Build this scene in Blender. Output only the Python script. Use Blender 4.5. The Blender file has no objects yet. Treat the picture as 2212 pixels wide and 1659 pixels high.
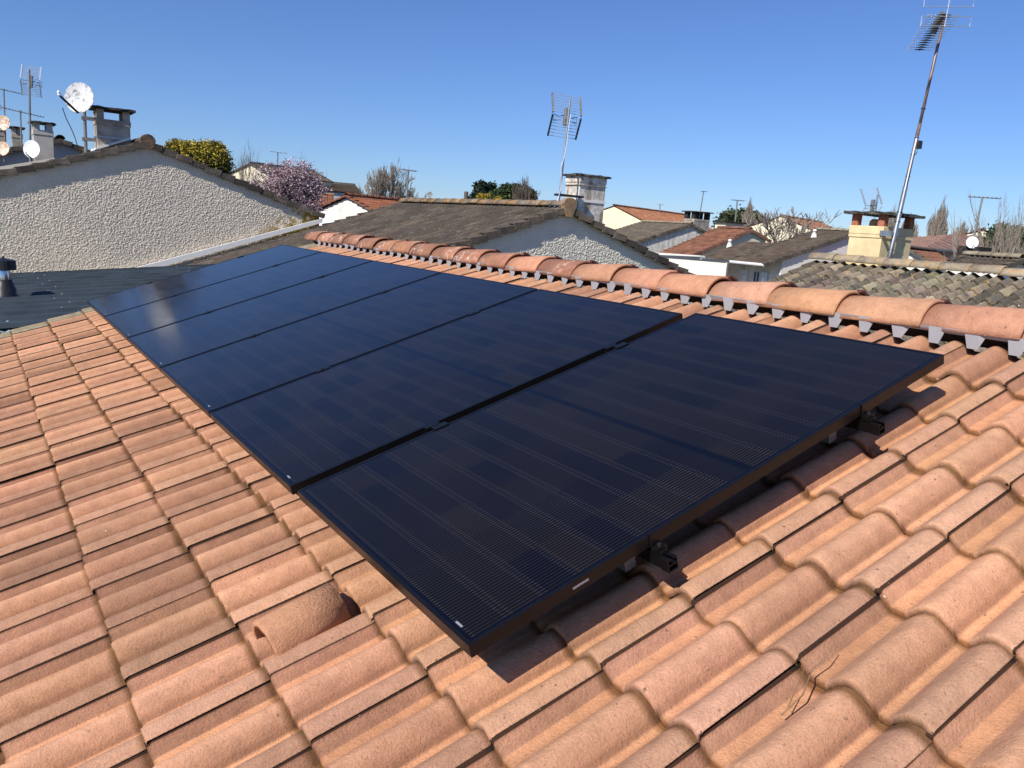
import bpy, math, random
import numpy as np
from mathutils import Vector, Matrix

# ------------------------------------------------------------------ camera, sky, sun, exposure
sc = bpy.context.scene
COL = sc.collection
CW = np.array([-0.8817, -2.58212, 0.93788])
RW = np.array([[0.826666, -0.558611, 0.067649], [-0.053802, -0.198142, -0.978696], [0.560115, 0.805415, -0.193852]])
FPX = 2307.652 * 2212 / 3000
cam_d = bpy.data.cameras.new('camera')
cam_d.sensor_width = 36.0
cam_d.sensor_fit = 'HORIZONTAL'
cam_d.lens = 2307.652 / 3000 * 36.0
cam_d.clip_start = 0.05
cam_d.clip_end = 2000
cam = bpy.data.objects.new('camera', cam_d)
COL.objects.link(cam)
cam.matrix_world = Matrix(((RW[0][0], -RW[1][0], -RW[2][0], CW[0]),
                           (RW[0][1], -RW[1][1], -RW[2][1], CW[1]),
                           (RW[0][2], -RW[1][2], -RW[2][2], CW[2]),
                           (0, 0, 0, 1)))
sc.camera = cam

SUN = Vector((-0.724, -0.23, 0.675)).normalized()
world = bpy.data.worlds.new("World")
sc.world = world
world.use_nodes = True
wn = world.node_tree.nodes
sky = wn.new('ShaderNodeTexSky')
sky.sky_type = 'NISHITA'
sky.sun_disc = False
sky.sun_elevation = math.asin(SUN.z)
sky.sun_rotation = math.atan2(SUN.x, SUN.y)
sky.altitude = 50
sky.air_density = 1.0
sky.dust_density = 0.1
sky.ozone_density = 3.0
tintn = wn.new('ShaderNodeVectorMath'); tintn.operation = 'MULTIPLY'
tintn.inputs[1].default_value = (0.57, 0.74, 1.10)      # camera white balance of the blue sky
world.node_tree.links.new(sky.outputs[0], tintn.inputs[0])
world.node_tree.links.new(tintn.outputs[0], wn['Background'].inputs[0])
wn['Background'].inputs[1].default_value = 0.081
sun_d = bpy.data.lights.new('sun', 'SUN')
sun_d.energy = 4.2
sun_d.angle = math.radians(0.53)
sun_d.color = (1.0, 0.95, 0.88)
sun = bpy.data.objects.new('sun', sun_d)
sun.rotation_euler = SUN.to_track_quat('Z', 'Y').to_euler()
COL.objects.link(sun)
sc.view_settings.view_transform = 'Standard'
sc.view_settings.look = 'None'
sc.view_settings.exposure = 0.43
sc.view_settings.gamma = 1.0

# ------------------------------------------------------------------ geometry helpers
rng = np.random.default_rng(11)
random.seed(11)
TH = math.radians(18.0)
RM = np.array([[math.cos(TH), 0, -math.sin(TH)], [0, 1, 0], [math.sin(TH), 0, math.cos(TH)]])  # roof (v,u,w) -> world
GROUND = -3.45

def ray(x, y):
    return RW.T @ np.array([(x - 1106) / FPX, (y - 829.5) / FPX, 1.0])
def at(x, y, axis, c):
    """world point seen at photo position (x,y) on the plane axis=c"""
    d = ray(x, y); i = 'XYZ'.index(axis)
    return CW + d * (c - CW[i]) / d[i]
def atd(x, y, D):
    d = ray(x, y)
    return CW + d * D / math.hypot(d[0], d[1])
def onplane(x, y, n, p0):
    d = ray(x, y); n = np.array(n, float)
    return CW + d * ((np.array(p0) - CW) @ n) / (d @ n)
def rf(v, u, w):
    return RM @ np.array([v, u, w], float)

class MB:
    def __init__(s):
        s.v = []; s.f = []; s.c = []; s.smooth = False
    def add(s, verts, faces, col=None):
        o = len(s.v)
        s.v.extend([tuple(map(float, p)) for p in verts])
        s.f.extend([tuple(i + o for i in f) for f in faces])
        s.c.extend([tuple(col) if col is not None else (1, 1, 1)] * len(verts))
    def box(s, lo, hi, col=None, mat=None, org=None):
        x0, y0, z0 = lo; x1, y1, z1 = hi
        P = [(x0, y0, z0), (x1, y0, z0), (x1, y1, z0), (x0, y1, z0), (x0, y0, z1), (x1, y0, z1), (x1, y1, z1), (x0, y1, z1)]
        if mat is not None:
            P = [np.array(org if org is not None else (0, 0, 0)) + mat @ np.array(p) for p in P]
        s.add(P, [(0, 3, 2, 1), (4, 5, 6, 7), (0, 1, 5, 4), (1, 2, 6, 5), (2, 3, 7, 6), (3, 0, 4, 7)], col)
    def tube(s, pts, r, n=8, cap=True, col=None):
        pts = [np.array(p, float) for p in pts]
        rs = r if isinstance(r, (list, tuple)) else [r] * len(pts)
        vs = []
        up = np.array([0, 0, 1.0])
        for i, p in enumerate(pts):
            t = pts[min(i + 1, len(pts) - 1)] - pts[max(i - 1, 0)]
            t /= (np.linalg.norm(t) + 1e-9)
            a = np.cross(t, up if abs(t[2]) < .95 else np.array([1.0, 0, 0])); a /= np.linalg.norm(a)
            b = np.cross(t, a)
            for k in range(n):
                an = 2 * math.pi * k / n
                vs.append(p + rs[i] * (math.cos(an) * a + math.sin(an) * b))
        fs = []
        for i in range(len(pts) - 1):
            for k in range(n):
                fs.append((i * n + k, i * n + (k + 1) % n, (i + 1) * n + (k + 1) % n, (i + 1) * n + k))
        if cap:
            fs.append(tuple(range(n))[::-1]); fs.append(tuple((len(pts) - 1) * n + k for k in range(n)))
        s.add(vs, fs, col)
    def prism(s, poly, d, col=None):
        """polygon (3D points) extruded by vector d"""
        n = len(poly); d = np.array(d, float)
        vs = [np.array(p, float) for p in poly] + [np.array(p, float) + d for p in poly]
        fs = [tuple(range(n))[::-1], tuple(range(n, 2 * n))] + [(i, (i + 1) % n, n + (i + 1) % n, n + i) for i in range(n)]
        s.add(vs, fs, col)
    def lathe(s, base, prof, n=20, axis=(0, 0, 1), col=None):
        ax = np.array(axis, float); ax /= np.linalg.norm(ax)
        a = np.cross(ax, [1.0, 0, 0] if abs(ax[0]) < .9 else [0, 1.0, 0]); a /= np.linalg.norm(a); b = np.cross(ax, a)
        base = np.array(base, float); vs = []
        for r, h in prof:
            for k in range(n):
                an = 2 * math.pi * k / n
                vs.append(base + ax * h + r * (math.cos(an) * a + math.sin(an) * b))
        fs = [(i * n + k, i * n + (k + 1) % n, (i + 1) * n + (k + 1) % n, (i + 1) * n + k) for i in range(len(prof) - 1) for k in range(n)]
        s.add(vs, fs, col)
    def build(s, name, mat, parent=None, smooth=False, org=None, bevel=0):
        return link(name, np.array(s.v), s.f, mat, parent, smooth, np.array(s.c), org, bevel)

ORG = {}
def origin_of(p):
    return ORG.get(p.name, np.zeros(3)) if p is not None else np.zeros(3)
def link(name, V, F, mat, parent=None, smooth=False, colors=None, org=None, bevel=0, local=False):
    """one mesh object; vertices are given in world space (or already local) and stored relative to the thing's base"""
    V = np.asarray(V, float)
    if parent is not None:
        base = origin_of(parent); loc = (0, 0, 0)
    else:
        base = np.array(org if org is not None else [V[:, 0].mean(), V[:, 1].mean(), V[:, 2].min()]); loc = base
    me = bpy.data.meshes.new(name)
    W = V if local else V - base
    me.from_pydata([tuple(p) for p in W.tolist()], [], F if isinstance(F, list) else F.tolist())
    me.materials.append(mat)
    if smooth:
        me.polygons.foreach_set('use_smooth', [True] * len(me.polygons))
    if colors is not None:
        a = me.color_attributes.new('tint', 'FLOAT_COLOR', 'POINT')
        cc = np.ones((len(V), 4), np.float32); cc[:, :3] = colors
        a.data.foreach_set('color', cc.ravel())
    me.validate()
    o = bpy.data.objects.new(name, me); COL.objects.link(o)
    if parent is not None:
        o.parent = parent
    else:
        o.location = loc
    ORG[o.name] = base if not local else np.zeros(3)
    if bevel:
        m = o.modifiers.new('bevel', 'BEVEL'); m.width = bevel; m.segments = 2; m.limit_method = 'ANGLE'
    return o
def tag(o, label=None, cat=None, group=None, kind=None):
    if label: o['label'] = label
    if cat: o['category'] = cat
    if group: o['group'] = group
    if kind: o['kind'] = kind
    return o
def thing(name, loc, label, cat, group=None):
    o = bpy.data.objects.new(name, None); COL.objects.link(o)
    o.location = tuple(map(float, loc)); o.empty_display_size = .2
    ORG[o.name] = np.array(loc, float)
    return tag(o, label, cat, group)

# ------------------------------------------------------------------ materials
class NT:
    def __init__(s, name):
        s.m = bpy.data.materials.new(name); s.m.use_nodes = True
        s.t = s.m.node_tree; s.b = s.t.nodes['Principled BSDF']
    def n(s, t, **k):
        x = s.t.nodes.new(t)
        for a, v in k.items(): setattr(x, a, v)
        return x
    def put(s, sock, v):
        if hasattr(v, 'links') or isinstance(v, bpy.types.NodeSocket): s.t.links.new(v, sock)
        else: sock.default_value = v
    def math(s, op, a, b=None, c=None, clamp=False):
        x = s.n('ShaderNodeMath', operation=op); x.use_clamp = clamp
        s.put(x.inputs[0], a)
        if b is not None: s.put(x.inputs[1], b)
        if c is not None: s.put(x.inputs[2], c)
        return x.outputs[0]
    def coord(s, kind='Object'):
        return s.n('ShaderNodeTexCoord').outputs[kind]
    def vscale(s, vec, sc_):
        x = s.n('ShaderNodeVectorMath', operation='MULTIPLY'); s.put(x.inputs[0], vec); x.inputs[1].default_value = sc_
        return x.outputs[0]
    def noise(s, vec, scale, detail=3, rough=.55, out='Fac'):
        x = s.n('ShaderNodeTexNoise'); s.put(x.inputs['Vector'], vec)
        x.inputs['Scale'].default_value = scale; x.inputs['Detail'].default_value = detail; x.inputs['Roughness'].default_value = rough
        return x.outputs[out]
    def ramp(s, fac, stops):
        x = s.n('ShaderNodeValToRGB'); s.put(x.inputs[0], fac)
        e = x.color_ramp.elements
        while len(e) > 1: e.remove(e[-1])
        e[0].position = stops[0][0]; e[0].color = (*stops[0][1], 1)
        for p, c in stops[1:]:
            q = e.new(p); q.color = (*c, 1)
        return x.outputs[0]
    def rng(s, v, a, b, c=0., d=1.):
        x = s.n('ShaderNodeMapRange'); s.put(x.inputs[0], v)
        for i, q in zip((1, 2, 3, 4), (a, b, c, d)): x.inputs[i].default_value = q
        return x.outputs[0]
    def mix(s, fac, a, b, mode='MIX'):
        x = s.n('ShaderNodeMix', data_type='RGBA', blend_type=mode)
        s.put(x.inputs[0], fac)
        s.put(x.inputs[6], a if not isinstance(a, tuple) else (*a[:3], 1)); s.put(x.inputs[7], b if not isinstance(b, tuple) else (*b[:3], 1))
        return x.outputs[2]
    def attr(s, name='tint'):
        x = s.n('ShaderNodeAttribute'); x.attribute_name = name; return x.outputs['Color']
    def bump(s, h, strength=.4, dist=.005, normal=None):
        x = s.n('ShaderNodeBump'); s.put(x.inputs['Height'], h)
        x.inputs['Strength'].default_value = strength; x.inputs['Distance'].default_value = dist
        if normal is not None: s.put(x.inputs['Normal'], normal)
        s.t.links.new(x.outputs[0], s.b.inputs['Normal']); return x.outputs[0]
    def done(s, color=None, rough=.8, metal=0., spec=.5):
        if color is not None: s.put(s.b.inputs['Base Color'], (*color, 1) if isinstance(color, tuple) else color)
        s.put(s.b.inputs['Roughness'], rough); s.b.inputs['Metallic'].default_value = metal
        s.b.inputs['Specular IOR Level'].default_value = spec
        return s.m

def tile_material(name, base, patch=None, patch_amt=(.55, .7), lichen=None, lichen_amt=(.62, .7), contrast=.25, white=.0, grain=1.0):
    """pigmented concrete or clay tile: grain, mottling, dark algae patches, lichen spots"""
    t = NT(name); co = t.coord('Object')
    col = t.mix(1.0, tuple(base), t.attr(), 'MULTIPLY')
    big = t.noise(co, 2.3, 4, .6)
    col = t.mix(1.0, col, t.ramp(big, [(.3, (1 - contrast,) * 3), (.7, (1 + contrast * .35,) * 3)]), 'MULTIPLY')
    mid = t.noise(co, 22, 4, .65)
    col = t.mix(1.0, col, t.ramp(mid, [(.32, (1 - contrast * .9, 1 - contrast, 1 - contrast * 1.05)), (.62, (1.06, 1.05, 1.04))]), 'MULTIPLY')
    if patch is not None:
        pn = t.noise(co, 5.5, 6, .75)
        col = t.mix(t.rng(pn, *patch_amt), col, tuple(patch))
    fine = t.noise(co, 230 * grain, 3, .75)
    col = t.mix(1.0, col, t.ramp(fine, [(.3, (.70, .67, .65)), (.46, (.97, .97, .97)), (.68, (1.12, 1.11, 1.1))]), 'MULTIPLY')
    spk = t.noise(co, 60, 2, .5)
    col = t.mix(t.rng(spk, .70, .76), col, tuple(b * .35 for b in base))
    if lichen is not None:
        a = t.rng(t.noise(co, 4.0, 3, .6), lichen_amt[0] - .12, lichen_amt[0] + .05)
        b = t.rng(t.noise(co, 26, 3, .6), lichen_amt[0] - .04, lichen_amt[1] - .05)
        col = t.mix(t.math('MULTIPLY', a, b), col, tuple(lichen))
    if white:
        v = t.n('ShaderNodeTexVoronoi'); t.put(v.inputs['Vector'], co); v.inputs['Scale'].default_value = 9
        w = t.math('LESS_THAN', v.outputs['Distance'], white)
        col = t.mix(w, col, (.75, .74, .7))
    h = t.math('ADD', t.math('MULTIPLY', fine, .6), t.math('MULTIPLY', t.noise(co, 120, 3, .6), .9))
    t.bump(h, .85, .0042)
    return t.done(col, .92, spec=.25)

def plain(name, color, rough=.6, metal=0., mott=.12, scale=12., bump=0., bdist=.003, spec=.5, tint=False):
    t = NT(name); co = t.coord('Object')
    n = t.noise(co, scale, 5, .6)
    col = t.mix(1.0, tuple(color), t.ramp(n, [(.3, (1 - mott * 1.6,) * 3), (.7, (1 + mott * .5,) * 3)]), 'MULTIPLY')
    if tint: col = t.mix(1.0, col, t.attr(), 'MULTIPLY')
    if bump: t.bump(t.noise(co, scale * 6, 4, .6), bump, bdist)
    return t.done(col, rough, metal, spec)

def roughcast(name, color, scale=26., dist=.02, moss=None):
    """hand-thrown render with lumps that catch the raking sun"""
    t = NT(name); co = t.coord('Object')
    wob = t.n('ShaderNodeVectorMath', operation='ADD')
    t.put(wob.inputs[0], co); t.put(wob.inputs[1], t.vscale(t.noise(co, scale * .8, 2, .5, 'Color'), (.05, .05, .05)))
    v = t.n('ShaderNodeTexVoronoi'); v.feature = 'SMOOTH_F1'; t.put(v.inputs['Vector'], wob.outputs[0]); v.inputs['Scale'].default_value = scale
    v.inputs['Smoothness'].default_value = .35
    lump = t.math('SUBTRACT', 1.0, v.outputs['Distance'])
    n2 = t.noise(co, scale * 1.6, 4, .6)
    h = t.math('ADD', lump, t.math('MULTIPLY', n2, .9))
    pit = t.rng(h, 1.0, 1.25, .62, 1.0)
    big = t.noise(co, 1.1, 4, .6)
    col = t.mix(1.0, tuple(color), t.ramp(big, [(.3, (.86, .86, .87)), (.7, (1.05, 1.04, 1.02))]), 'MULTIPLY')
    if moss is not None:
        g = t.n('ShaderNodeSeparateXYZ'); t.put(g.inputs[0], co)
        z = t.rng(g.outputs[2], moss[0], moss[1], 1., 0.)
        col = t.mix(t.math('MULTIPLY', z, t.rng(t.noise(co, 3.5, 5, .7), .42, .6)), col, (.16, .13, .05))
    col = t.mix(1.0, col, pit, 'MULTIPLY')
    t.bump(h, 1.0, dist)
    return t.done(col, .95, spec=.2)

M = {}
M['terracotta'] = tile_material('terracotta tile', (.64, .355, .215), contrast=.17, white=.02)
M['ridge terracotta'] = tile_material('terracotta ridge tile', (.58, .29, .175), contrast=.18, lichen=(.60, .45, .36), lichen_amt=(.66, .75))
M['ridge weathered'] = tile_material('weathered terracotta ridge tile', (.42, .2, .12), patch=(.16, .1, .075), patch_amt=(.5, .68), contrast=.3, lichen=(.62, .5, .42), lichen_amt=(.57, .68))
M['grey verge'] = tile_material('grey concrete verge tile', (.36, .31, .21), patch=(.14, .125, .1), contrast=.3)
M['dark tile'] = tile_material('dark weathered tile', (.135, .115, .096), patch=(.055, .048, .042), patch_amt=(.45, .65), contrast=.3, white=.05)
M['dark verge'] = tile_material('dark weathered verge tile', (.19, .155, .12), patch=(.055, .05, .042), patch_amt=(.44, .64), contrast=.4, lichen=(.35, .27, .12), lichen_amt=(.64, .7))
M['lichen ridge'] = tile_material('lichened ridge tile', (.20, .17, .135), patch=(.08, .07, .06), contrast=.35, lichen=(.5, .25, .06), lichen_amt=(.53, .62))
M['grey tile'] = tile_material('grey green concrete tile', (.34, .295, .215), patch=(.10, .09, .075), patch_amt=(.48, .66), contrast=.25, lichen=(.5, .3, .06), lichen_amt=(.62, .7), white=.06)
M['grey ridge'] = tile_material('grey concrete ridge tile', (.40, .335, .235), patch=(.16, .15, .12), patch_amt=(.48, .66), contrast=.3, lichen=(.58, .3, .06), lichen_amt=(.56, .66))
M['striped tile'] = tile_material('grey striped tile', (.17, .15, .125), patch=(.075, .068, .058), patch_amt=(.5, .7), contrast=.25)
M['brown tile'] = tile_material('red brown tile', (.27, .135, .09), patch=(.12, .07, .05), contrast=.35)
M['orange tile'] = tile_material('faded orange tile', (.42, .2, .12), patch=(.2, .1, .065), patch_amt=(.5, .7), contrast=.35)
M['russet tile'] = tile_material('russet flat tile', (.24, .1, .06), patch=(.14, .07, .05), contrast=.2)
M['slate brown tile'] = tile_material('dark brown tile', (.125, .104, .086), patch=(.08, .065, .05), contrast=.25)
M['beige roughcast'] = plain('beige roughcast', (.76, .66, .51), .95, mott=.06, scale=3, bump=.25, bdist=.003, spec=.1, tint=True)
M['white roughcast'] = plain('white roughcast', (.80, .73, .58), .95, mott=.06, scale=3, bump=.25, bdist=.003, spec=.1, tint=True)
M['render white'] = plain('white render', (.84, .79, .70), .9, mott=.07, scale=1.5, bump=.3, bdist=.01, spec=.2)
M['render cream'] = plain('cream render', (.78, .70, .50), .9, mott=.05, scale=1.5, bump=.2, spec=.2)
M['render grey'] = plain('grey render', (.42, .41, .40), .9, mott=.16, scale=2.5, bump=.3, spec=.2)
M['render blue grey'] = plain('blue grey render', (.40, .43, .45), .9, mott=.08, scale=2., spec=.2)
M['chimney grey'] = plain('stained grey chimney render', (.47, .41, .33), .92, mott=.35, scale=3.2, bump=.4, bdist=.006, spec=.2)
M['yellow render'] = plain('yellow chimney render', (.80, .64, .36), .9, mott=.13, scale=5, bump=.3, bdist=.004, spec=.2)
M['soot'] = plain('blackened concrete slab', (.055, .048, .043), .95, mott=.5, scale=14, bump=.7, bdist=.01, spec=.2)
M['mossy slab'] = plain('mossy concrete slab', (.10, .095, .08), .95, mott=.6, scale=14, bump=.8, bdist=.012, spec=.2)
M['brick'] = plain('red brick', (.42, .16, .09), .9, mott=.3, scale=14, bump=.4, spec=.2)
M['flashing'] = plain('white sheet flashing', (.86, .83, .77), .5, mott=.06, scale=6)
M['closure'] = plain('grey ridge closure sheet', (.33, .32, .33), .6, mott=.06, scale=9, spec=.4)
M['void shade'] = plain('painted roof void shade', (.03, .022, .018), .95, mott=.1)  # near-black colour that stands in for shade inside hollows
M['clip'] = plain('dark red ridge clip', (.12, .035, .025), .6, mott=.2, scale=40)
M['galvanised'] = plain('galvanised steel', (.42, .45, .46), .38, .75, mott=.2, scale=15)
M['mast grey'] = plain('weathered grey mast', (.30, .29, .27), .5, .4, mott=.25, scale=10)
M['aluminium'] = plain('bright aluminium', (.78, .80, .82), .3, .6, mott=.06, scale=20)
M['black plastic'] = plain('black plastic', (.018, .018, .02), .45, mott=.2, scale=20)
M['cable'] = plain('black cable', (.02, .02, .022), .6)
M['white cable'] = plain('white cable', (.75, .76, .78), .5)
M['anodised black'] = plain('black anodised aluminium', (.016, .015, .016), .35, .6, mott=.15, scale=30)
M['stainless'] = plain('polished stainless steel', (.62, .62, .60), .16, 1.0, mott=.05)
M['sticker'] = plain('silver sticker', (.3, .3, .32), .4, mott=.3, scale=300)
M['straw'] = plain('dry twig', (.28, .16, .08), .9, mott=.3, scale=30)
M['gutter'] = plain('white gutter', (.8, .8, .8), .4, mott=.04)
M['dark gutter'] = plain('dark grey gutter', (.07, .075, .085), .4, mott=.05)
M['shutter'] = plain('white painted shutter', (.82, .83, .85), .5, mott=.03)
M['ground'] = plain('ground', (.16, .16, .10), .95, mott=.4, scale=.6)
M['bark'] = plain('bark', (.16, .125, .10), .95, mott=.3, scale=6)
M['bark light'] = plain('pale twigs', (.30, .25, .20), .95, mott=.2, scale=6)
M['wood post'] = plain('weathered wooden post', (.14, .11, .08), .9, mott=.3)

def leaf_material(name):
    t = NT(name); co = t.coord('Object')
    n = t.noise(co, 1.4, 3, .6)
    col = t.mix(1.0, t.attr(), t.ramp(n, [(.35, (.7, .72, .7)), (.65, (1.15, 1.12, 1.0))]), 'MULTIPLY')
    t.b.inputs['Subsurface Weight'].default_value = 0
    return t.done(col, .75, spec=.2)
M['leaf'] = leaf_material('foliage')

def stain_wall(name, base, top, bot, col2=(.30, .28, .26)):
    """render with dark runs starting under the edge"""
    t = NT(name); co = t.coord('Object')
    n = t.noise(t.vscale(co, (7, 7, .7)), 1.0, 5, .7)
    b = t.noise(co, 3., 5, .65)
    f = t.math('MAXIMUM', t.math('MULTIPLY', t.rng(n, .38, .6), t.rng(b, .3, .55)), t.math('MULTIPLY', t.rng(t.noise(co, 6.5, 6, .75), .50, .58), .75))
    c = t.mix(f, tuple(base), tuple(col2))
    t.bump(t.noise(co, 30, 4, .7), .5, .006)
    return t.done(c, .92, spec=.2)
M['peeling white'] = stain_wall('peeling whitewashed chimney', (.84, .79, .70), 0, 1, (.30, .24, .18))
M['stained white'] = stain_wall('stained white render', (.82, .77, .68), 0, 1, (.42, .40, .36))

def dish_material(name, base, rust, lo, hi):
    t = NT(name); co = t.coord('Object')
    n = t.noise(co, 9, 6, .8)
    c = t.mix(t.rng(n, lo, hi), tuple(base), tuple(rust))
    return t.done(c, .55, spec=.4)
M['dish scratched'] = dish_material('scratched white dish', (.74, .74, .72), (.20, .19, .18), .50, .60)
M['dish white'] = dish_material('white dish', (.86, .86, .86), (.6, .6, .6), .6, .8)
M['dish rusty'] = dish_material('rusty dish', (.80, .72, .60), (.55, .25, .08), .42, .6)
M['dish back'] = plain('dish back', (.2, .2, .2), .6)

def glass_material():
    """black solar cells under glass: half cells, fine wires, brighter wire ends between cells"""
    t = NT('solar cells under glass'); co = t.coord('Object')
    s = t.n('ShaderNodeSeparateXYZ'); t.put(s.inputs[0], co)
    L, W, m = 1.947, 1.134, .018
    x = t.math('DIVIDE', t.math('SUBTRACT', s.outputs[0], m), L - 2 * m)
    y = t.math('DIVIDE', t.math('SUBTRACT', s.outputs[1], m), W - 2 * m)
    cx = t.math('MULTIPLY', x, 18.); cy = t.math('MULTIPLY', y, 6.)
    idv = t.n('ShaderNodeCombineXYZ'); t.put(idv.inputs[0], t.math('FLOOR', cx)); t.put(idv.inputs[1], t.math('FLOOR', cy))
    oi = t.n('ShaderNodeObjectInfo'); t.put(idv.inputs[2], t.math('MULTIPLY', oi.outputs['Random'], 37.))
    wn_ = t.n('ShaderNodeTexWhiteNoise'); wn_.noise_dimensions = '3D'; t.put(wn_.inputs['Vector'], idv.outputs[0])
    rnd = wn_.outputs['Value']
    fx = t.math('FRACT', cx); ex = t.math('MINIMUM', fx, t.math('SUBTRACT', 1., fx))       # 0 at a cell gap
    fy = t.math('FRACT', cy); ey = t.math('MINIMUM', fy, t.math('SUBTRACT', 1., fy))
    wy = t.math('ABSOLUTE', t.math('SUBTRACT', t.math('FRACT', t.math('MULTIPLY', y, 96.)), .5))
    wire = t.rng(wy, .13, .07)
    dot = t.rng(t.math('ABSOLUTE', t.math('SUBTRACT', t.math('FRACT', t.math('MULTIPLY', x, 18 * 9.)), .5)), .3, .1)
    end = t.math('MULTIPLY', t.rng(ex, .135, .115), t.rng(ex, .025, .04))
    wb = t.math('ADD', t.math('ADD', .26, t.math('MULTIPLY', t.math('POWER', rnd, 1.4), .15)), t.math('MULTIPLY', dot, .03))
    wamt = t.math('MULTIPLY', wire, t.math('MAXIMUM', wb, t.math('MULTIPLY', end, .8)))
    inside = t.math('MULTIPLY', t.math('MULTIPLY', t.rng(x, .001, .002), t.rng(x, .999, .998)), t.math('MULTIPLY', t.rng(y, .001, .002), t.rng(y, .999, .998)))
    mid = t.rng(t.math('ABSOLUTE', t.math('SUBTRACT', x, .5)), .0075, .0065)
    wamt = t.math('MULTIPLY', t.math('MULTIPLY', wamt, inside), t.math('SUBTRACT', 1., mid))
    cell = t.mix(rnd, (.0022, .0024, .0052), (.0072, .0056, .0052))
    gap = t.math('MAXIMUM', t.rng(ex, .02, .01), t.rng(ey, .012, .006))
    cell = t.mix(t.math('MULTIPLY', gap, .7), cell, (.006, .006, .009))
    cell = t.mix(t.math('MAXIMUM', mid, t.math('SUBTRACT', 1., inside)), cell, (.0025, .0032, .0075))
    col = t.mix(wamt, cell, (.060, .052, .048))
    # dust specks
    v = t.n('ShaderNodeTexVoronoi'); t.put(v.inputs['Vector'], co); v.inputs['Scale'].default_value = 17
    col = t.mix(t.math('LESS_THAN', v.outputs['Distance'], .011), col, (.35, .33, .3))
    dust = t.noise(co, 2.2, 4, .6)
    col = t.mix(t.rng(dust, .4, .75, 0., .008), col, (.35, .33, .3))
    t.b.inputs['IOR'].default_value = 1.32
    t.put(t.b.inputs['Roughness'], t.rng(dust, .3, .7, .10, .16))
    t.put(t.b.inputs['Base Color'], col)
    return t.m
M['solar glass'] = glass_material()

# ------------------------------------------------------------------ roof tiles as real geometry
def lobe(x, q=.56):
    return (.5 + .5 * math.cos(math.pi * min(1., abs(x)))) ** q
def tile_template(pitch, gauge, H, thick, detail):
    """one two-roll interlocking tile: covering edge at s=0, under-lap at s=1. local axes: v up slope, u along, w up"""
    if detail == 2:
        S = [(0., 'edge'), (0., 'a'), (.02, 'a'), (.05, 'a'), (.08, 'a'), (.11, 'a'), (.15, 'a'), (.19, 'a'), (.225, 'a'), (.255, 'a'), (.285, 'a'), (.305, 'v'), (.335, 'v'), (.362, 'v'), (.38, 'c'), (.40, 'c'), (.43, 'b'), (.47, 'b'), (.51, 'b'), (.55, 'b'), (.575, 'b'),
             (.61, 'b'), (.64, 'b'), (.67, 'b'), (.70, 'b'), (.73, 'b'), (.752, 'b'), (.77, 'b'), (.788, 'v'), (.83, 'v'), (.888, 'v'), (.903, 'u'), (.92, 'u'), (.94, 'u'), (.96, 'u'), (.979, 'u'), (.981, 'g'), (1.03, 'g')]
        T = [-.0005, .0, .005, .014, .05, .16, gauge - .026, gauge - .006, gauge + .02]
    elif detail == 1:
        S = [(0., 'edge'), (0., 'a'), (.06, 'a'), (.12, 'a'), (.17, 'a'), (.21, 'v'), (.31, 'v'), (.36, 'b'), (.41, 'b'), (.5, 'b'), (.6, 'b'), (.66, 'c'), (.7, 'v'), (.79, 'v'), (.85, 'u'), (.91, 'u'), (.97, 'u'), (.975, 'g'), (1.03, 'g')]
        T = [-.0005, 0., .012, gauge * .5, gauge + .02]
    else:
        S = [(0., 'a'), (.1, 'a'), (.2, 'v'), (.3, 'v'), (.4, 'b'), (.5, 'b'), (.6, 'b'), (.7, 'v'), (.8, 'v'), (.9, 'u'), (1., 'u')]
        T = [-.0005, 0., gauge + .02]
    def h(s, k):
        if k == 'edge': return H - .016
        if k == 'g': return H - .019
        A = H * lobe((s - .105) / .205)
        B = H * lobe((s - .572) / .212)
        U = (H - .002) * lobe((s - 1.105) / .21)
        if s > .85: return U
        return max(A if s < .34 else 0, B)
    tone = {'edge': (.25, .2, .18), 'a': (.94, .94, .94), 'v': (1.06, .97, .83), 'b': (1.04, 1.0, .96), 'c': (.62, .56, .52), 'u': (.88, .83, .82), 'g': (.10, .08, .07)}  # 'c' puts the shadow crease at a roll's foot into the colour
    V = []; C = []
    nT = len(T)
    for s, k in S:
        hh = h(s, k)
        for j, t in enumerate(T):
            w = hh - thick * t / gauge
            if j == 0: w = hh - thick * (1.3 if k not in ('edge', 'g') else .5)
            elif t == 0.: w -= .0045 * (1 if detail == 2 else .3)
            elif t == .005: w -= .0012
            V.append((t, s * pitch, w))
            c = np.array(tone[k])
            if k == 'b': c = c * (1 - np.array([.22, .26, .28]) * min(1, max(0, (.575 - s) / .15)))  # -Y flank of the roll: some grime plus shade painted into the tint
            if k == 'u': c = c * (.84 + .2 * min(1, (s - .89) / .08))  # under-lap flank gets the same painted darkening, growing towards the valley
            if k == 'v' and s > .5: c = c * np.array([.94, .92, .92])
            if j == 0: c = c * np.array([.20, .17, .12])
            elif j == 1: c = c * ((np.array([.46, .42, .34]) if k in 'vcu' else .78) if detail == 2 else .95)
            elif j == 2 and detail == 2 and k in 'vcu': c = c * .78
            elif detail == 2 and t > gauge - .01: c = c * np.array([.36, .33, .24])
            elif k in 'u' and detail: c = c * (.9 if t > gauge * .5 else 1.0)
            C.append(c)
    F = []
    for i in range(len(S) - 1):
        for j in range(nT - 1):
            a = i * nT + j; b = (i + 1) * nT + j
            F.append((a, b, b + 1, a + 1))
    K = np.array([{'u': 1., 'c': .7, 'a': .9, 'g': 1., 'edge': .5}.get(k, .12 + (.5 * min(1, max(0, (.60 - s_) / .16)) if k == 'b' else 0)) for s_, k in S for _ in T])  # weights of the side darkening; also deepens the painted shade on roll flanks
    return np.array(V), np.array(F), np.array(C), K

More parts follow.
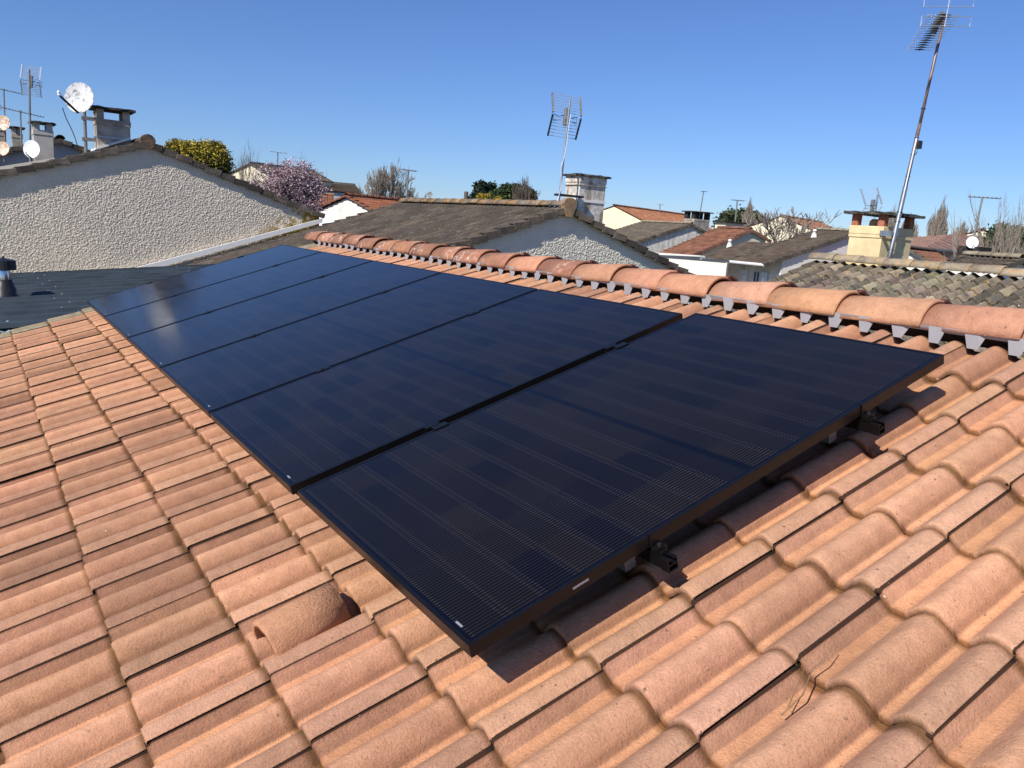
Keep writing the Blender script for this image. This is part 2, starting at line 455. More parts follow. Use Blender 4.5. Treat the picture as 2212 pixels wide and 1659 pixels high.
def tiles(org, U, Vd, nu, nv, pitch=.312, gauge=.318, H=.045, thick=.018, detail=1, jit=1., tone=.08, keep=None, seed=1, hue=None, side=None):
    """nu x nv tiles; org = valley level at the first nose; U along the eave, Vd up the slope (unit vectors)"""
    r = np.random.default_rng(seed)
    tv, tf, tc, tk = tile_template(pitch, gauge, H, thick, detail)
    U = np.array(U, float); Vd = np.array(Vd, float); N = np.cross(Vd, U); N = N if N[2] > 0 else -N
    flip = np.cross(Vd, U) @ N < 0
    Vs = []; Fs = []; Cs = []; o = 0
    for i in range(nu):
        for j in range(nv):
            if keep is not None and not keep(i, j): continue
            dv, du, dw = r.normal(0, [.003, .0015, .0011]) * jit
            sk = r.normal(0, .006) * jit
            tl = r.normal(0, .0035) * jit
            L = tv.copy()
            if detail == 2:
                lip = L[:, 0] < .01; L[lip] += r.normal(0, .0011, (lip.sum(), 3))
            vv = j * gauge + L[:, 0] + dv + sk * (L[:, 1] - pitch / 2); uu = i * pitch + L[:, 1] + du - sk * L[:, 0]; ww = L[:, 2] + dw + tl * L[:, 1]
            P = np.array(org) + vv[:, None] * Vd + uu[:, None] * U + ww[:, None] * N
            c = 1 + r.normal(0, tone) + r.normal(0, tone * .14, 3)
            if hue is not None: c = c * hue(i, j, r)
            cc = tc * c
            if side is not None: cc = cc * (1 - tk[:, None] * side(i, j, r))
            Vs.append(P); Fs.append(tf + o); Cs.append(cc); o += len(P)
    F = np.concatenate(Fs)
    if flip: F = F[:, ::-1]
    return np.concatenate(Vs), F, np.clip(np.concatenate(Cs), .03, 1.6)

def arc_tile(p0, p1, r0, r1, side, up, a0=-80, a1=80, n=10, thick=.014, squash=1.0):
    """half round tile from p0 to p1 (axis), radius r0 -> r1; returns verts, faces"""
    p0 = np.array(p0, float); p1 = np.array(p1, float); side = np.array(side, float); up = np.array(up, float)
    V = []
    secs = [(p0, r0), (p0 + (p1 - p0) * .5, (r0 + r1) / 2), (p0 + (p1 - p0) * .97, r1), (p1, r1 - .003)]
    for lay in (0, 1):
        for c, r in secs:
            for k in range(n + 1):
                a = math.radians(a0 + (a1 - a0) * k / n); rr = r - lay * thick
                V.append(c + side * math.sin(a) * rr + up * math.cos(a) * rr * squash)
    m = n + 1; ns = len(secs); F = []
    for s in range(ns - 1):
        for k in range(n):
            a = s * m + k
            F.append((a, a + 1, a + m + 1, a + m))
            b = ns * m + a
            F.append((b, b + m, b + m + 1, b + 1))
    for k in range(n):
        F.append((k, ns * m + k, ns * m + k + 1, k + 1)); e = (ns - 1) * m + k
        F.append((e, e + 1, ns * m + e + 1, ns * m + e))
    for s in range(ns - 1):
        a = s * m; F.append((a, a + m, ns * m + a + m, ns * m + a)); a = s * m + n; F.append((a, ns * m + a, ns * m + a + m, a + m))
    return V, F

# ================================================================== THE NEAR HOUSE
def ground_plane():
    m = MB(); m.add([(-300, -300, GROUND), (400, -300, GROUND), (400, 500, GROUND), (-300, 500, GROUND)], [(0, 1, 2, 3)])
    o = m.build('ground', M['ground'], org=(0, 0, GROUND)); tag(o, kind='structure')
ground_plane()

house = thing('tiled_house', (0, 0, GROUND), 'near house with sunny terracotta tiled roof carrying the black solar panels', 'house')
PT, GA = .312, .318
U0, V0, W0 = -1.310 - PT * 13, .915 - GA * 14, -.199
NU, NV = 38, 19
far_u = U0 + PT * NU
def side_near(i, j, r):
    a = .03 + .27 * max(0., min(1., (12.0 - j) / 3.5))      # older, dirtier tiles low on the slope, with deeper painted shade on roll flanks
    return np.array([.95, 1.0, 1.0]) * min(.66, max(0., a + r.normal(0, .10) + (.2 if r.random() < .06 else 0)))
def hue_near(i, j, r):
    pink = .5 + .5 * math.sin(i * .13 + 1.0)
    dirty = 1 - .14 * (r.random() ** 4) - (.22 if r.random() < .03 else 0)
    return np.array([1, 1 + .02 * pink * r.random(), 1 + .06 * pink * r.random()]) * dirty
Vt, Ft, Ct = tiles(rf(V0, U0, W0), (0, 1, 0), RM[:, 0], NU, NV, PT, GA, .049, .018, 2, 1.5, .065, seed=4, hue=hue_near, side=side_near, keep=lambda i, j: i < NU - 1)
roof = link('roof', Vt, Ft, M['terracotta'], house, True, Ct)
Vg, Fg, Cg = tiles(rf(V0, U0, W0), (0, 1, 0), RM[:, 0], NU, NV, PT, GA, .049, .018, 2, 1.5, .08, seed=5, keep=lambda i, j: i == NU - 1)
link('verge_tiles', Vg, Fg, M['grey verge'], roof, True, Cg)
# back slope (hidden from the photo, there for other viewpoints)
XR, ZR = 2.52, .62
Vb, Fb, Cb = tiles((XR + 19 * GA * math.cos(TH) + .05, U0, ZR - .08 - 19 * GA * math.sin(TH)), (0, 1, 0), (-math.cos(TH), 0, math.sin(TH)), NU, 19, PT, GA, .045, .018, 1, 1., .06, seed=6)
bs = link('back_slope', Vb, Fb, M['terracotta'], roof, True, Cb)
mw = MB()
xe0, xe1 = rf(V0 + .35, 0, -.35)[0], XR + 19 * GA * math.cos(TH) - .3
zt = lambda x: ZR - .24 - abs(x - XR) * math.tan(TH)
mw.prism([(xe0, U0 + .1, GROUND), (xe1, U0 + .1, GROUND), (xe1, U0 + .1, zt(xe1)), (XR, U0 + .1, zt(XR)), (xe0, U0 + .1, zt(xe0))], (0, far_u - U0 - .2, 0))
mw.build('wall', M['render cream'], house)
mg = MB(); ge = rf(V0 + .02, 0, -.27)
mg.tube([(ge[0] - .03, U0, ge[2]), (ge[0] - .03, far_u, ge[2])], .06, 10)
mg.build('gutter', M['gutter'], house)

# ridge tiles, each laid over the next one towards the camera
RP = .3925
u = -.033 - RP * 13
k = 0
while u < far_u - .15:
    p0 = np.array([XR, u + RP + .02, ZR - .004]); p1 = np.array([XR, u - .012, ZR + .006])
    V, F = arc_tile(p0, p1, .131, .146, (-1, 0, 0), (0, 0, 1), -80, 80, 14, .014, .94)
    r = np.random.default_rng(100 + k)
    j = r.normal(0, .004, 3); tl = r.normal(0, .012)
    V = [v + j + np.array([0, 0, (v[1] - u) * tl]) for v in V]
    far = u > 2.7
    tint = np.array([1, 1, 1]) * (1 + r.normal(0, .07)) * np.array([1, 1 + r.normal(0, .03), 1 + r.normal(0, .05)])
    o = link('ridge_tile', V, F, M['ridge weathered'] if (far or (u > 1.4 and r.random() < .5)) else M['ridge terracotta'], roof, True, np.tile(tint, (len(V), 1)))
    u += RP; k += 1
# clips at each ridge joint (on the sheltered side of the crest)
u = -.033 - RP * 13
while u < far_u - .3:
    mc = MB(); vs = []
    for q in range(5):
        a = math.radians(10 + q * 8)
        for yy in (-.013, .013):
            for rr_c in (.143, .156): vs.append((XR + math.sin(a) * rr_c, u - .012 + yy, ZR + math.cos(a) * rr_c * .95))
    fs = []
    for q in range(4):
        b0 = q * 4; fs += [(b0 + 1, b0 + 3, b0 + 7, b0 + 5), (b0, b0 + 4, b0 + 6, b0 + 2), (b0, b0 + 1, b0 + 5, b0 + 4), (b0 + 2, b0 + 6, b0 + 7, b0 + 3)]
    fs += [(0, 2, 3, 1), (16, 17, 19, 18)]
    mc.add(vs, fs); mc.build('ridge_clip', M['clip'], roof)
    u += RP
# ventilating closure strip under the ridge: tabs pressed into each channel
mcl = MB()
us = []
u = U0
for i in range(NU - 1):
    for s, d in [(0.0, .0), (.205, .0), (.255, 1), (.375, 1), (.425, 0), (.70, .0), (.755, 1), (.88, 1), (.93, 0)]:
        us.append((u + (i + s) * PT + rng.normal(0, .003), d))
vc = 2.470
bot = []; top = []
for uu, d in us:
    bot.append(rf(vc - (.0 if d else -.01) - .012 * d, uu, -.177 if d else -.134)); top.append(rf(vc + .006, uu, -.112))
n = len(us)
mcl.add(bot + top, [(i, i + 1, n + i + 1, n + i) for i in range(n - 1)])
cl = mcl.build('ridge_closure', M['closure'], roof)
sm = cl.modifiers.new('thickness', 'SOLIDIFY'); sm.thickness = .0035
mv = MB(); mv.add([rf(2.54, U0, -.2), rf(2.54, far_u, -.2), rf(2.51, far_u, -.1), rf(2.51, U0, -.1)], [(0, 1, 2, 3)])
mv.build('ridge_void_shade', M['void shade'], roof)  # dark sheet standing in for the shade behind the closure arches

# the little vent tile: a hooded half pipe opening down the slope
cu = -.597; seam = cu
mvent = []
p0 = rf(-.095, -.548, -.168); p1 = rf(-.325, -.582, -.158)
vd_ = (p1 - p0) / np.linalg.norm(p1 - p0); vs_ = np.cross(RM[:, 2], vd_); vs_ /= np.linalg.norm(vs_)
V, F = arc_tile(p0, p1, .066, .073, -vs_, RM[:, 2], -100, 100, 18, .015, 1.15)
V = np.array(V)
V += np.random.default_rng(3).normal(0, .0008, V.shape)
tt = np.tile(np.array([.86, .80, .74]), (len(V), 1))
vt = link('vent_tile', V, F, M['terracotta'], roof, True, tt)
mb = MB()
bp = [rf(-.06, -.545, -.118)]
ring = [rf(-.098, -.546, -.155) + np.array([0, 1, 0]) * math.sin(math.radians(-96 + 12 * k)) * .063 + RM[:, 2] * math.cos(math.radians(-96 + 12 * k)) * .067 for k in range(17)]
mb.add([rf(-.098, -.546, -.17)] + ring, [(0, k + 1, k + 2) for k in range(16)])
mb.build('vent_back', M['void shade'], roof)  # near-black sheet standing in for shade in the hood's upper end

tw = MB(); a = rf(.45, -1.70, -.176); b = rf(.66, -1.69, -.146)
pts = [a, a + (b - a) * .3 + np.array([0, -.008, .004]), a + (b - a) * .6 + np.array([0, .012, .006]), a + (b - a) * .8 + np.array([0, .004, .01]), b + np.array([0, .01, .012])]
tw.tube(pts, [.0022, .002, .0017, .0014, .0008], 6)
tw.tube([pts[0] + (b - a) * .1, pts[0] + (b - a) * .35 + np.array([0, .014, .006]), pts[2] + np.array([0, .016, .003])], [.0015, .0012, .0008], 5)
tag(tw.build('twig', M['straw']), 'thin dry forked twig lying on the terracotta tiles, bottom right', 'twig')

# ================================================================== SOLAR PANELS
PL, PW = 1.947, 1.134
def make_panel():
    e = bpy.data.objects.new('solar_panel', None); COL.objects.link(e)
    ORG[e.name] = np.zeros(3)
    m = MB(); t, h = .011, .035
    m.box((0, 0, -h), (PL, t, 0)); m.box((0, PW - t, -h), (PL, PW, 0)); m.box((0, t, -h), (t, PW - t, 0)); m.box((PL - t, t, -h), (PL, PW - t, 0))
    m.box((t, t, -h), (.03, PW - t, -h + .002)); m.box((PL - .03, t, -h), (PL - t, PW - t, -h + .002))
    m.build('frame', M['anodised black'], e, bevel=.0012)
    g = MB(); g.box((t, t, -.007), (PL - t, PW - t, -.0012)); g.build('glass', M['solar glass'], e)
    for yj in (.3, .75):
        b = MB(); b.box((PL * .5 - .03, yj, -.026), (PL * .5 + .03, yj + .06, -.008)); b.build('junction_box', M['black plastic'], e)
    s = MB(); s.box((.022, .07, -.0012), (.028, .098, -.0006)); s.build('sticker', M['sticker'], e)
    return e
panel0 = make_panel()
where = ['front solar panel nearest the camera, set slightly apart from the other five',
         'second solar panel from the front, just behind the wide black gap',
         'third solar panel from the front in the black array',
         'fourth solar panel from the front, crossed by the lower tip of the reflection',
         'fifth solar panel from the front, with a pale grey reflection on its left half',
         'farthest solar panel beside the dark corrugated roof, with brown reflection']
rot = Matrix(((RM[0][0], 0, RM[0][2]), (0, 1, 0), (RM[2][0], 0, RM[2][2]))).to_euler()
for k in range(6):
    if k == 0: u0, dw = -PW - .0877, .0147
    else: u0, dw = (k - 1) * (PW + .02), 0
    if k == 0: o = panel0
    else:
        o = panel0.copy(); COL.objects.link(o)
        for ch in panel0.children:
            c = ch.copy(); COL.objects.link(c); c.parent = o
    o.location = tuple(rf(0, u0, dw)); o.rotation_euler = rot
    tag(o, where[k], 'solar panel', 'solar panels bolted on the terracotta roof')
# serial plate on the edge of the front panel only
sp = MB(); sp.box((.30, -.0006, -.021), (.35, 0, -.015)); sp.build('serial_label', M['sticker'], panel0)

uend = -PW - .0877
for v, lab in ((.575, 'lower black mounting rail whose end sticks out under the middle of the front panel'), (1.49, 'upper black mounting rail whose end sticks out near the top corner of the front panel')):
    r = thing('mounting_rail', rf(v, uend - .075, -.1), lab, 'mounting rail', 'rails carrying the solar panels')
    Mx = RM
    m = MB(); m.box((v - .016, uend - .03, -.076), (v + .016, 5 * (PW + .02) + .03, -.0365), mat=Mx)
    m.build('rail', M['anodised black'], r)
    # rail end with open hollow profile
    e = MB(); ue = uend - .058
    e.box((v - .017, ue, -.078), (v - .014, uend - .03, -.04), mat=Mx); e.box((v + .014, ue, -.078), (v + .017, uend - .03, -.04), mat=Mx)
    e.box((v - .014, ue, -.078), (v + .014, uend - .03, -.075), mat=Mx); e.box((v - .014, ue, -.06), (v + .014, uend - .03, -.057), mat=Mx)
    e.box((v - .014, ue, -.043), (v - .006, uend - .03, -.04), mat=Mx); e.box((v + .006, ue, -.043), (v + .014, uend - .03, -.04), mat=Mx)
    e.build('rail_end', M['anodised black'], r, bevel=.0008)
    c = MB()
    c.box((v - .019, uend - .022, -.036), (v + .019, uend - .0015, -.02), mat=Mx); c.box((v - .019, uend - .005, -.02), (v + .019, uend - .0015, .0165), mat=Mx)
    c.box((v - .019, uend - .005, .0155), (v + .019, uend + .006, .0185), mat=Mx); c.box((v - .012, uend - .03, -.036), (v + .012, uend - .022, -.028), mat=Mx)
    cc = c.build('end_clamp', M['anodised black'], r, bevel=.0008)
    b = MB(); b.lathe(rf(v, uend - .014, -.02), [(0, .007), (.0055, .007), (.006, .005), (.006, 0)], 10, RM[:, 2]); b.build('bolt', M['black plastic'], cc)
    for k in range(0, 5):
        uu = k * (PW + .02) - .01 + (0 if k else -.012)
        c = MB(); w = .0032
        if k:
            c.box((v - .035, uu - .018, .001), (v + .035, uu + .018, w), mat=Mx); c.box((v - .035, uu - .006, -.03), (v + .035, uu + .006, .0015), mat=Mx)
            cc = c.build('mid_clamp', M['anodised black'], r)
            b = MB(); b.lathe(rf(v, uu, w), [(0, .006), (.005, .006), (.0055, .004), (.0055, 0)], 10, RM[:, 2]); b.build('bolt', M['black plastic'], cc)
        else:
            c.box((v - .03, -.0877 - .012, .0150), (v + .03, -.0877 + .022, .0185), mat=Mx); c.box((v - .03, -.0877 + .001, -.03), (v + .03, -.0877 + .022, .0149), mat=Mx)
            c.build('mid_clamp', M['anodised black'], r); c = MB()
            c.box((v - .03, -.022, -.03), (v + .03, -.002, .001), mat=Mx)
            c.build('mid_clamp', M['anodised black'], r)
    c = MB(); uu = 5 * (PW + .02) - .02
    c.box((v - .03, uu - .008, .001), (v + .03, uu + .02, .004), mat=Mx); c.box((v - .03, uu + .002, -.036), (v + .03, uu + .02, .001), mat=Mx)
    c.build('end_clamp', M['anodised black'], r)
    for uu in np.arange(uend + .12, 5.6, .95):
        c = MB(); c.box((v - .02, uu, -.155), (v + .02, uu + .03, -.078), mat=Mx); c.build('roof_hook', M['galvanised'], r)

# ================================================================== METAL ROOFED ANNEX
s_m = .0774
mz = lambda x: -.35 + s_m * (x + .34)
annex = thing('metal_roofed_annex', (-1, 9.5, GROUND), 'low annex under a dark grey corrugated metal roof beyond the terracotta verge', 'building')
m = MB(); xa, xb = -7., 2.95; ya, yb = far_u + .12, 12.62; pr = .46
prof = []
y = ya
while y < yb - .01:
    for d, h in ((0, 0), (.055, 0), (.075, .038), (.105, .038), (.125, 0)):
        if y + d < yb: prof.append((y + d, h))
    prof.append((min(y + .30, yb), 0.0)); prof.append((min(y + .305, yb), .005)); prof.append((min(y + .325, yb), .005)); prof.append((min(y + .33, yb), 0.0))
    y += pr
prof.append((yb, 0))
vs = []; 
for x in (xa, xb):
    vs += [(x, yy, mz(x) + hh) for yy, hh in prof]
n = len(prof)
m.add(vs, [(i, n + i, n + i + 1, i + 1) for i in range(n - 1)])
met = plain('dark grey painted steel sheet', (.047, .062, .072), .42, .0, mott=.3, scale=2.2, spec=.5)
ro = m.build('roof', met, annex); so = ro.modifiers.new('thickness', 'SOLIDIFY'); so.thickness = .002
m = MB(); m.box((xa, ya - .02, mz(xa) - .16), (xa + .03, yb, mz(xa))); m.prism([(xa, yb, mz(xa) - .12), (xb, yb, mz(xb) - .12), (xb, yb, mz(xb) + .02), (xa, yb, mz(xa) + .02)], (0, .02, 0))
m.build('edge_flashing', met, annex)
m = MB(); m.box((xa + .2, ya + .05, GROUND), (xb - .1, yb - .05, mz(xa) - .1)); m.build('wall', M['render white'], annex)
# screws with washers in rows
for xx in (-.05, 2.1):
    y = ya + .09; kk = 0
    while y < yb:
        m = MB()
        x2 = xx + .12 * (kk % 2)
        m.lathe((x2, y, mz(x2) + .038), [(0, .012), (.008, .012), (.009, .004), (.018, .002), (.018, 0)], 8); m.build('roof_screw', M['galvanised'], ro); y += pr; kk += 1
# stove flue: rubber boot, steel pipe, black cap
fb = onplane(11, 640, (-s_m, 0, 1), (0, 0, -.35 + s_m * .34 + .03))
sc_ = abs(at(40, 600, 'Y', fb[1])[0] - at(0, 600, 'Y', fb[1])[0]) / 40
hh = lambda py: at(11, py, 'Y', fb[1])[2] - fb[2]
flue = thing('stove_flue', fb, 'stove flue with black rubber boot, shiny steel pipe and black cap on the metal roof', 'flue')
m = MB(); R = 28 * sc_
m.lathe(fb - np.array([0, 0, .02]), [(R * 1.25, 0), (R * 1.2, .02), (R * .95, .05), (R * .9, hh(617)), (R * .8, hh(616)), (R * .8, hh(611)), (R * .72, hh(610)), (R * .72, hh(606)), (R * .64, hh(605)), (R * .62, hh(600)), (R * .3, hh(600))], 24)
m.build('boot', M['black plastic'], flue, True)
m = MB(); m.lathe(fb, [(R * .52, hh(606)), (R * .52, hh(575)), (R * .5, hh(574))], 28); m.build('pipe', M['stainless'], flue, True)
m = MB(); m.lathe(fb, [(R * .5, hh(583)), (R * 1.02, hh(582)), (R * .98, hh(562)), (R * .25, hh(558)), (0, hh(557))], 24); m.lathe(fb, [(.0, hh(557)), (.015, hh(557)), (.015, hh(554)), (0, hh(554))], 10)
m.build('cap', M['black plastic'], flue, False)
# translucent corrugated sheet peeping out at the frame edge
m = MB(); c0 = at(0, 705, 'Y', 6.9)
vs = []; nn = 60
for k in range(nn):
    x = c0[0] - 1.6 + k * 2.0 / nn; z = c0[2] - .01 + .012 * math.sin(k * 1.9)
    vs += [(x, far_u + .05, z), (x, far_u + .65, z + .03)]
m.add(vs, [(2 * k, 2 * k + 2, 2 * k + 3, 2 * k + 1) for k in range(nn - 1)])
tag(m.build('plastic_sheet', plain('pale blue corrugated plastic', (.5, .62, .68), .3, mott=.1)), 'pale blue corrugated plastic sheet between the verge and the metal roof', 'plastic sheet')

# ================================================================== GENERIC HOUSE
def verge_blocks(p0, d, n_out, count, mat, parent, gauge=.32, h=.125, name='verge_tiles', seed=2, cap=.17, inward=.2):
    """L-shaped verge tiles stepping up a rake. p0 = top edge at low end, d = unit vector up the rake, n_out = outward normal of the gable"""
    r = np.random.default_rng(seed); m = MB(); d = np.array(d, float); no = np.array(n_out, float)
    up = np.cross(d, no); up = up if up[2] > 0 else -up
    for k in range(count):
        a = np.array(p0, float) + d * (k * gauge) + up * (.012 + r.normal(0, .003)) + no * (.095 + r.normal(0, .005))
        A = np.stack([d, -no, up], 1)
        tl = .045
        lo = -h + r.normal(0, .004); L = gauge + .02
        P = [(0, 0, lo), (L, 0, lo - tl), (L, .03, lo - tl), (0, .03, lo), (0, 0, 0), (L, 0, -tl), (L, inward, -tl), (0, inward, 0), (0, .03, -.03), (L, .03, -.03 - tl), (L, inward, -.03 - tl), (0, inward, -.03)]
        P = [a + A @ np.array(q) for q in P]
        c = (1 + r.normal(0, .25)) * np.array([1, 1 + r.normal(0, .03), 1 + r.normal(0, .05)])
        F = [(0, 1, 5, 4), (4, 5, 6, 7), (0, 4, 8, 3), (4, 7, 11, 8), (3, 8, 9, 2), (8, 11, 10, 9), (0, 3, 2, 1), (7, 6, 10, 11), (1, 2, 9, 5), (5, 9, 10, 6)]
        m.add(P, F, np.clip(c, .4, 1.6))
    return m.build(name, mat, parent, bevel=.006)

def ridge_row(p0, p1, mat, parent, pitch=.39, r=.13, seed=3, each=False, smooth=True):
    p0 = np.array(p0, float); p1 = np.array(p1, float); L = np.linalg.norm(p1 - p0); d = (p1 - p0) / L
    side = np.cross(d, [0, 0, 1.]); n = max(1, int(round(L / pitch))); pt = L / n; rr = np.random.default_rng(seed)
    V = []; F = []; C = []; o = 0
    for k in range(n):
        a = p0 + d * (k * pt - .012); b = p0 + d * ((k + 1) * pt + .02)
        v, f = arc_tile(b, a, r * .93, r * 1.04, side, (0, 0, 1), -82, 82, 8, .016, .92)
        v = np.array(v) + rr.normal(0, .004, 3)
        c = (1 + rr.normal(0, .1)) * np.ones(3)
        if each:
            link('ridge_tile', v, f, mat, parent, smooth, np.tile(c, (len(v), 1))); continue
        V.append(v); F += [tuple(i + o for i in q) for q in f]; o += len(v); C.append(np.tile(c, (len(v), 1)))
    if not each:
        return link('ridge_tiles', np.concatenate(V), F, mat, parent, smooth, np.concatenate(C))

def gable_house(name, label, cat, apex, ang, length, wl, wr, slope, tile, wall, ridge=None, verge=None, wall_z=GROUND, detail=0, group=None, over=.05, left_eave=None,
                each_ridge=False, seed=1, thick=.018, side_fn=None, verge_h=.125, gutter=None, gauge=.318, H=.045, gable_mat=None, r_off=.0, tone=.12, side=.25):
    """apex = top of the roof surface at the near gable; ang = direction (deg from +X) in which the ridge runs away; wl / wr = roof run on the left / right of that direction"""
    apex = np.array(apex, float); a = math.radians(ang); d = np.array([math.cos(a), math.sin(a), 0]); l = np.array([-d[1], d[0], 0])
    h = thing(name, (apex[0], apex[1], GROUND), label, cat, group)
    sl2 = slope if isinstance(slope, tuple) else (slope, slope); roof = None
    for sgn, w in ((1, wl), (-1, wr)):
        th = math.atan(sl2[0] if sgn > 0 else sl2[1])
        nv = max(1, int(round(w / math.cos(th) / gauge))); nu = int(round(length / .312))
        vd = -l * sgn * math.cos(th) + np.array([0, 0, math.sin(th)])
        o0 = apex - vd * nv * gauge - np.array([0, 0, H])
        if sgn > 0: U = -d; o0 = o0 + d * length
        else: U = -d; o0 = o0 + d * length
        pitch = length / nu
        V, F, C = tiles(o0, U, vd, nu, nv, pitch, gauge, H, thick, detail, 1.5, tone, seed=seed + sgn, side=side_fn)
        o = link('roof' if roof is None else 'roof_slope', V, F, tile, h if roof is None else roof, detail > 0, C)
        if roof is None: roof = o
    zl = apex[2] - sl2[0] * (wl - side); zr = apex[2] - sl2[1] * (wr - side); dn = np.array([0, 0, .13])
    base = apex + d * over
    m = MB()
    A = base + l * (wl - side); B = base - l * (wr - side)
    top = base - dn
    A1 = A.copy(); A1[2] = zl - .13; B1 = B.copy(); B1[2] = zr - .13
    A0 = A.copy(); A0[2] = wall_z; B0 = B.copy(); B0[2] = wall_z
    m.prism([A0, B0, B1, top, A1], d * (length - 2 * over)); m.build('wall', wall, h)
    rt = ridge or tile
    ridge_row(apex + np.array([0, 0, -.035]) - d * .03, apex + d * (length + .02) + np.array([0, 0, -.035]), rt, roof, seed=seed, each=each_ridge)
    if verge is not None:
        for sgn, w in ((1, wl), (-1, wr)):
            th = math.atan(sl2[0] if sgn > 0 else sl2[1]); c = int(round(w / math.cos(th) / .32)); up = -l * sgn * math.cos(th) + np.array([0, 0, math.sin(th)])
            verge_blocks(apex - up * c * .32, up, -d, c, verge, roof, seed=seed + sgn, h=verge_h)
            verge_blocks(apex + d * length - up * c * .32, up, d, c, verge, roof, seed=seed + sgn + 7, h=verge_h)
    if gutter is not None:
        for sgn, w in gutter[1]:
            e0 = apex + l * sgn * (w + .05); e0[2] = apex[2] - sl2[0 if sgn > 0 else 1] * w - .1
            m = MB(); m.tube([e0, e0 + d * length], .07, 8); m.build('gutter', gutter[0], h)
    h['_d'] = [float(x) for x in d]
    return h, roof

def clean(h):
    if '_d' in h: del h['_d']

def relief_wall(name, x0, x1, z0, top_fn, y, step, amp, mat, parent, seed=1, corr=.011, moss=None):
    """roughcast skin with modelled lumps on a wall that faces -Y"""
    r = np.random.default_rng(seed)
    nx = int((x1 - x0) / step); zmax = max(top_fn(x0 + (x1 - x0) * k / 50) for k in range(51)); nz = int((zmax - z0) / step)
    n = r.normal(size=(nz, nx)); F = np.fft.fft2(n)
    ky = np.fft.fftfreq(nz, step)[:, None]; kx = np.fft.fftfreq(nx, step)[None]
    g = np.real(np.fft.ifft2(F * np.exp(-2 * (math.pi * corr) ** 2 * (kx ** 2 + (ky * .8) ** 2)))); g /= g.std()
    h = np.clip(g + .9, 0, 3.0) * amp * .6 + .003
    X, Z = np.meshgrid(x0 + np.arange(nx) * step, z0 + np.arange(nz) * step)
    T = np.vectorize(top_fn)(X[0])[None]
    fade = np.clip((T - Z) / .02, 0, 1)
    V = np.stack([X, y - h, np.minimum(Z, T)], -1).reshape(-1, 3)
    i = (np.arange(nz - 1)[:, None] * nx + np.arange(nx - 1)[None])
    ok = (Z[:-1, :-1] < T[:, :-1])
    i = i[ok]
    F = np.stack([i, i + 1, i + nx + 1, i + nx], 1)
    used = np.unique(F); rm = np.full(len(V), -1); rm[used] = np.arange(len(used))
    big = np.repeat(np.clip(1 + .05 * np.real(np.fft.ifft2(np.fft.fft2(r.normal(size=(nz, nx))) * np.exp(-2 * (math.pi * .12) ** 2 * (kx ** 2 + ky ** 2)))) * 12, .85, 1.1).reshape(-1, 1), 3, 1)
    if moss is not None:
        m0_, fa, fb_ = moss; zl_ = fa[2] + (X - fa[0]) * (fb_[2] - fa[2]) / (fb_[0] - fa[0])
        nn_ = np.real(np.fft.ifft2(np.fft.fft2(r.normal(size=(nz, nx))) * np.exp(-2 * (math.pi * .035) ** 2 * (kx ** 2 + ky ** 2)))); nn_ /= nn_.std()
        k_ = np.clip((X - m0_[0]) / .6, 0, 1) * np.clip(1.15 - (Z - zl_) / .34 + nn_ * .45, 0, 1)
        big = big * (1 - k_.reshape(-1, 1) * (1 - np.array([.50, .40, .12])))
        k2 = np.clip((X - m0_[0] + 2.2) / 2.5, 0, 1) * np.clip(.8 - (Z - zl_) / .3 + nn_ * .3, 0, .6)
        big = big * (1 - k2.reshape(-1, 1) * (1 - np.array([.72, .68, .6])))
    return link(name, V[used], rm[F], mat, parent, True, big[used])

# ---- left neighbour: big beige roughcast gable with grey chimney
AP = at(318, 303, 'Y', 16.3)
LA = at(0, 368, 'Y', 16.3); RA = at(693, 478, 'Y', 16.3)
slL = (AP[2] - LA[2]) / (AP[0] - LA[0])
hL, rL = gable_house('roughcast_house', 'house with big beige roughcast gable and dark verge tiles at far left', 'house', AP, 90, 6.6, 5.2, RA[0] - AP[0] + .02, .325, M['dark tile'], M['beige roughcast'],
                     M['dark verge'], M['dark verge'], seed=21, over=.02, side=.05)
relief_wall('roughcast_skin', AP[0] - 5.15, RA[0] - .03, -1.1, lambda x: AP[2] - .12 - .325 * abs(x - AP[0]), 16.3 + .02, .0092, .0068, M['beige roughcast'], hL, 3, .0055, moss=(at(555, 500, 'Y', 16.3), at(697, 481, 'Y', 16.2), at(355, 575, 'Y', 16.2)))
# round cap closing the ridge end
m = MB(); c = AP + np.array([0, -.10, -.03]); 
m.prism([c + np.array([math.sin(math.radians(a)) * .155, 0, math.cos(math.radians(a)) * .155]) for a in (-85, -60, -30, 0, 30, 60, 85, 130, 160, 200, 230)], (0, .2, 0), (1.6, 1.3, 1.1)); m.build('ridge_end_cap', M['dark verge'], rL)

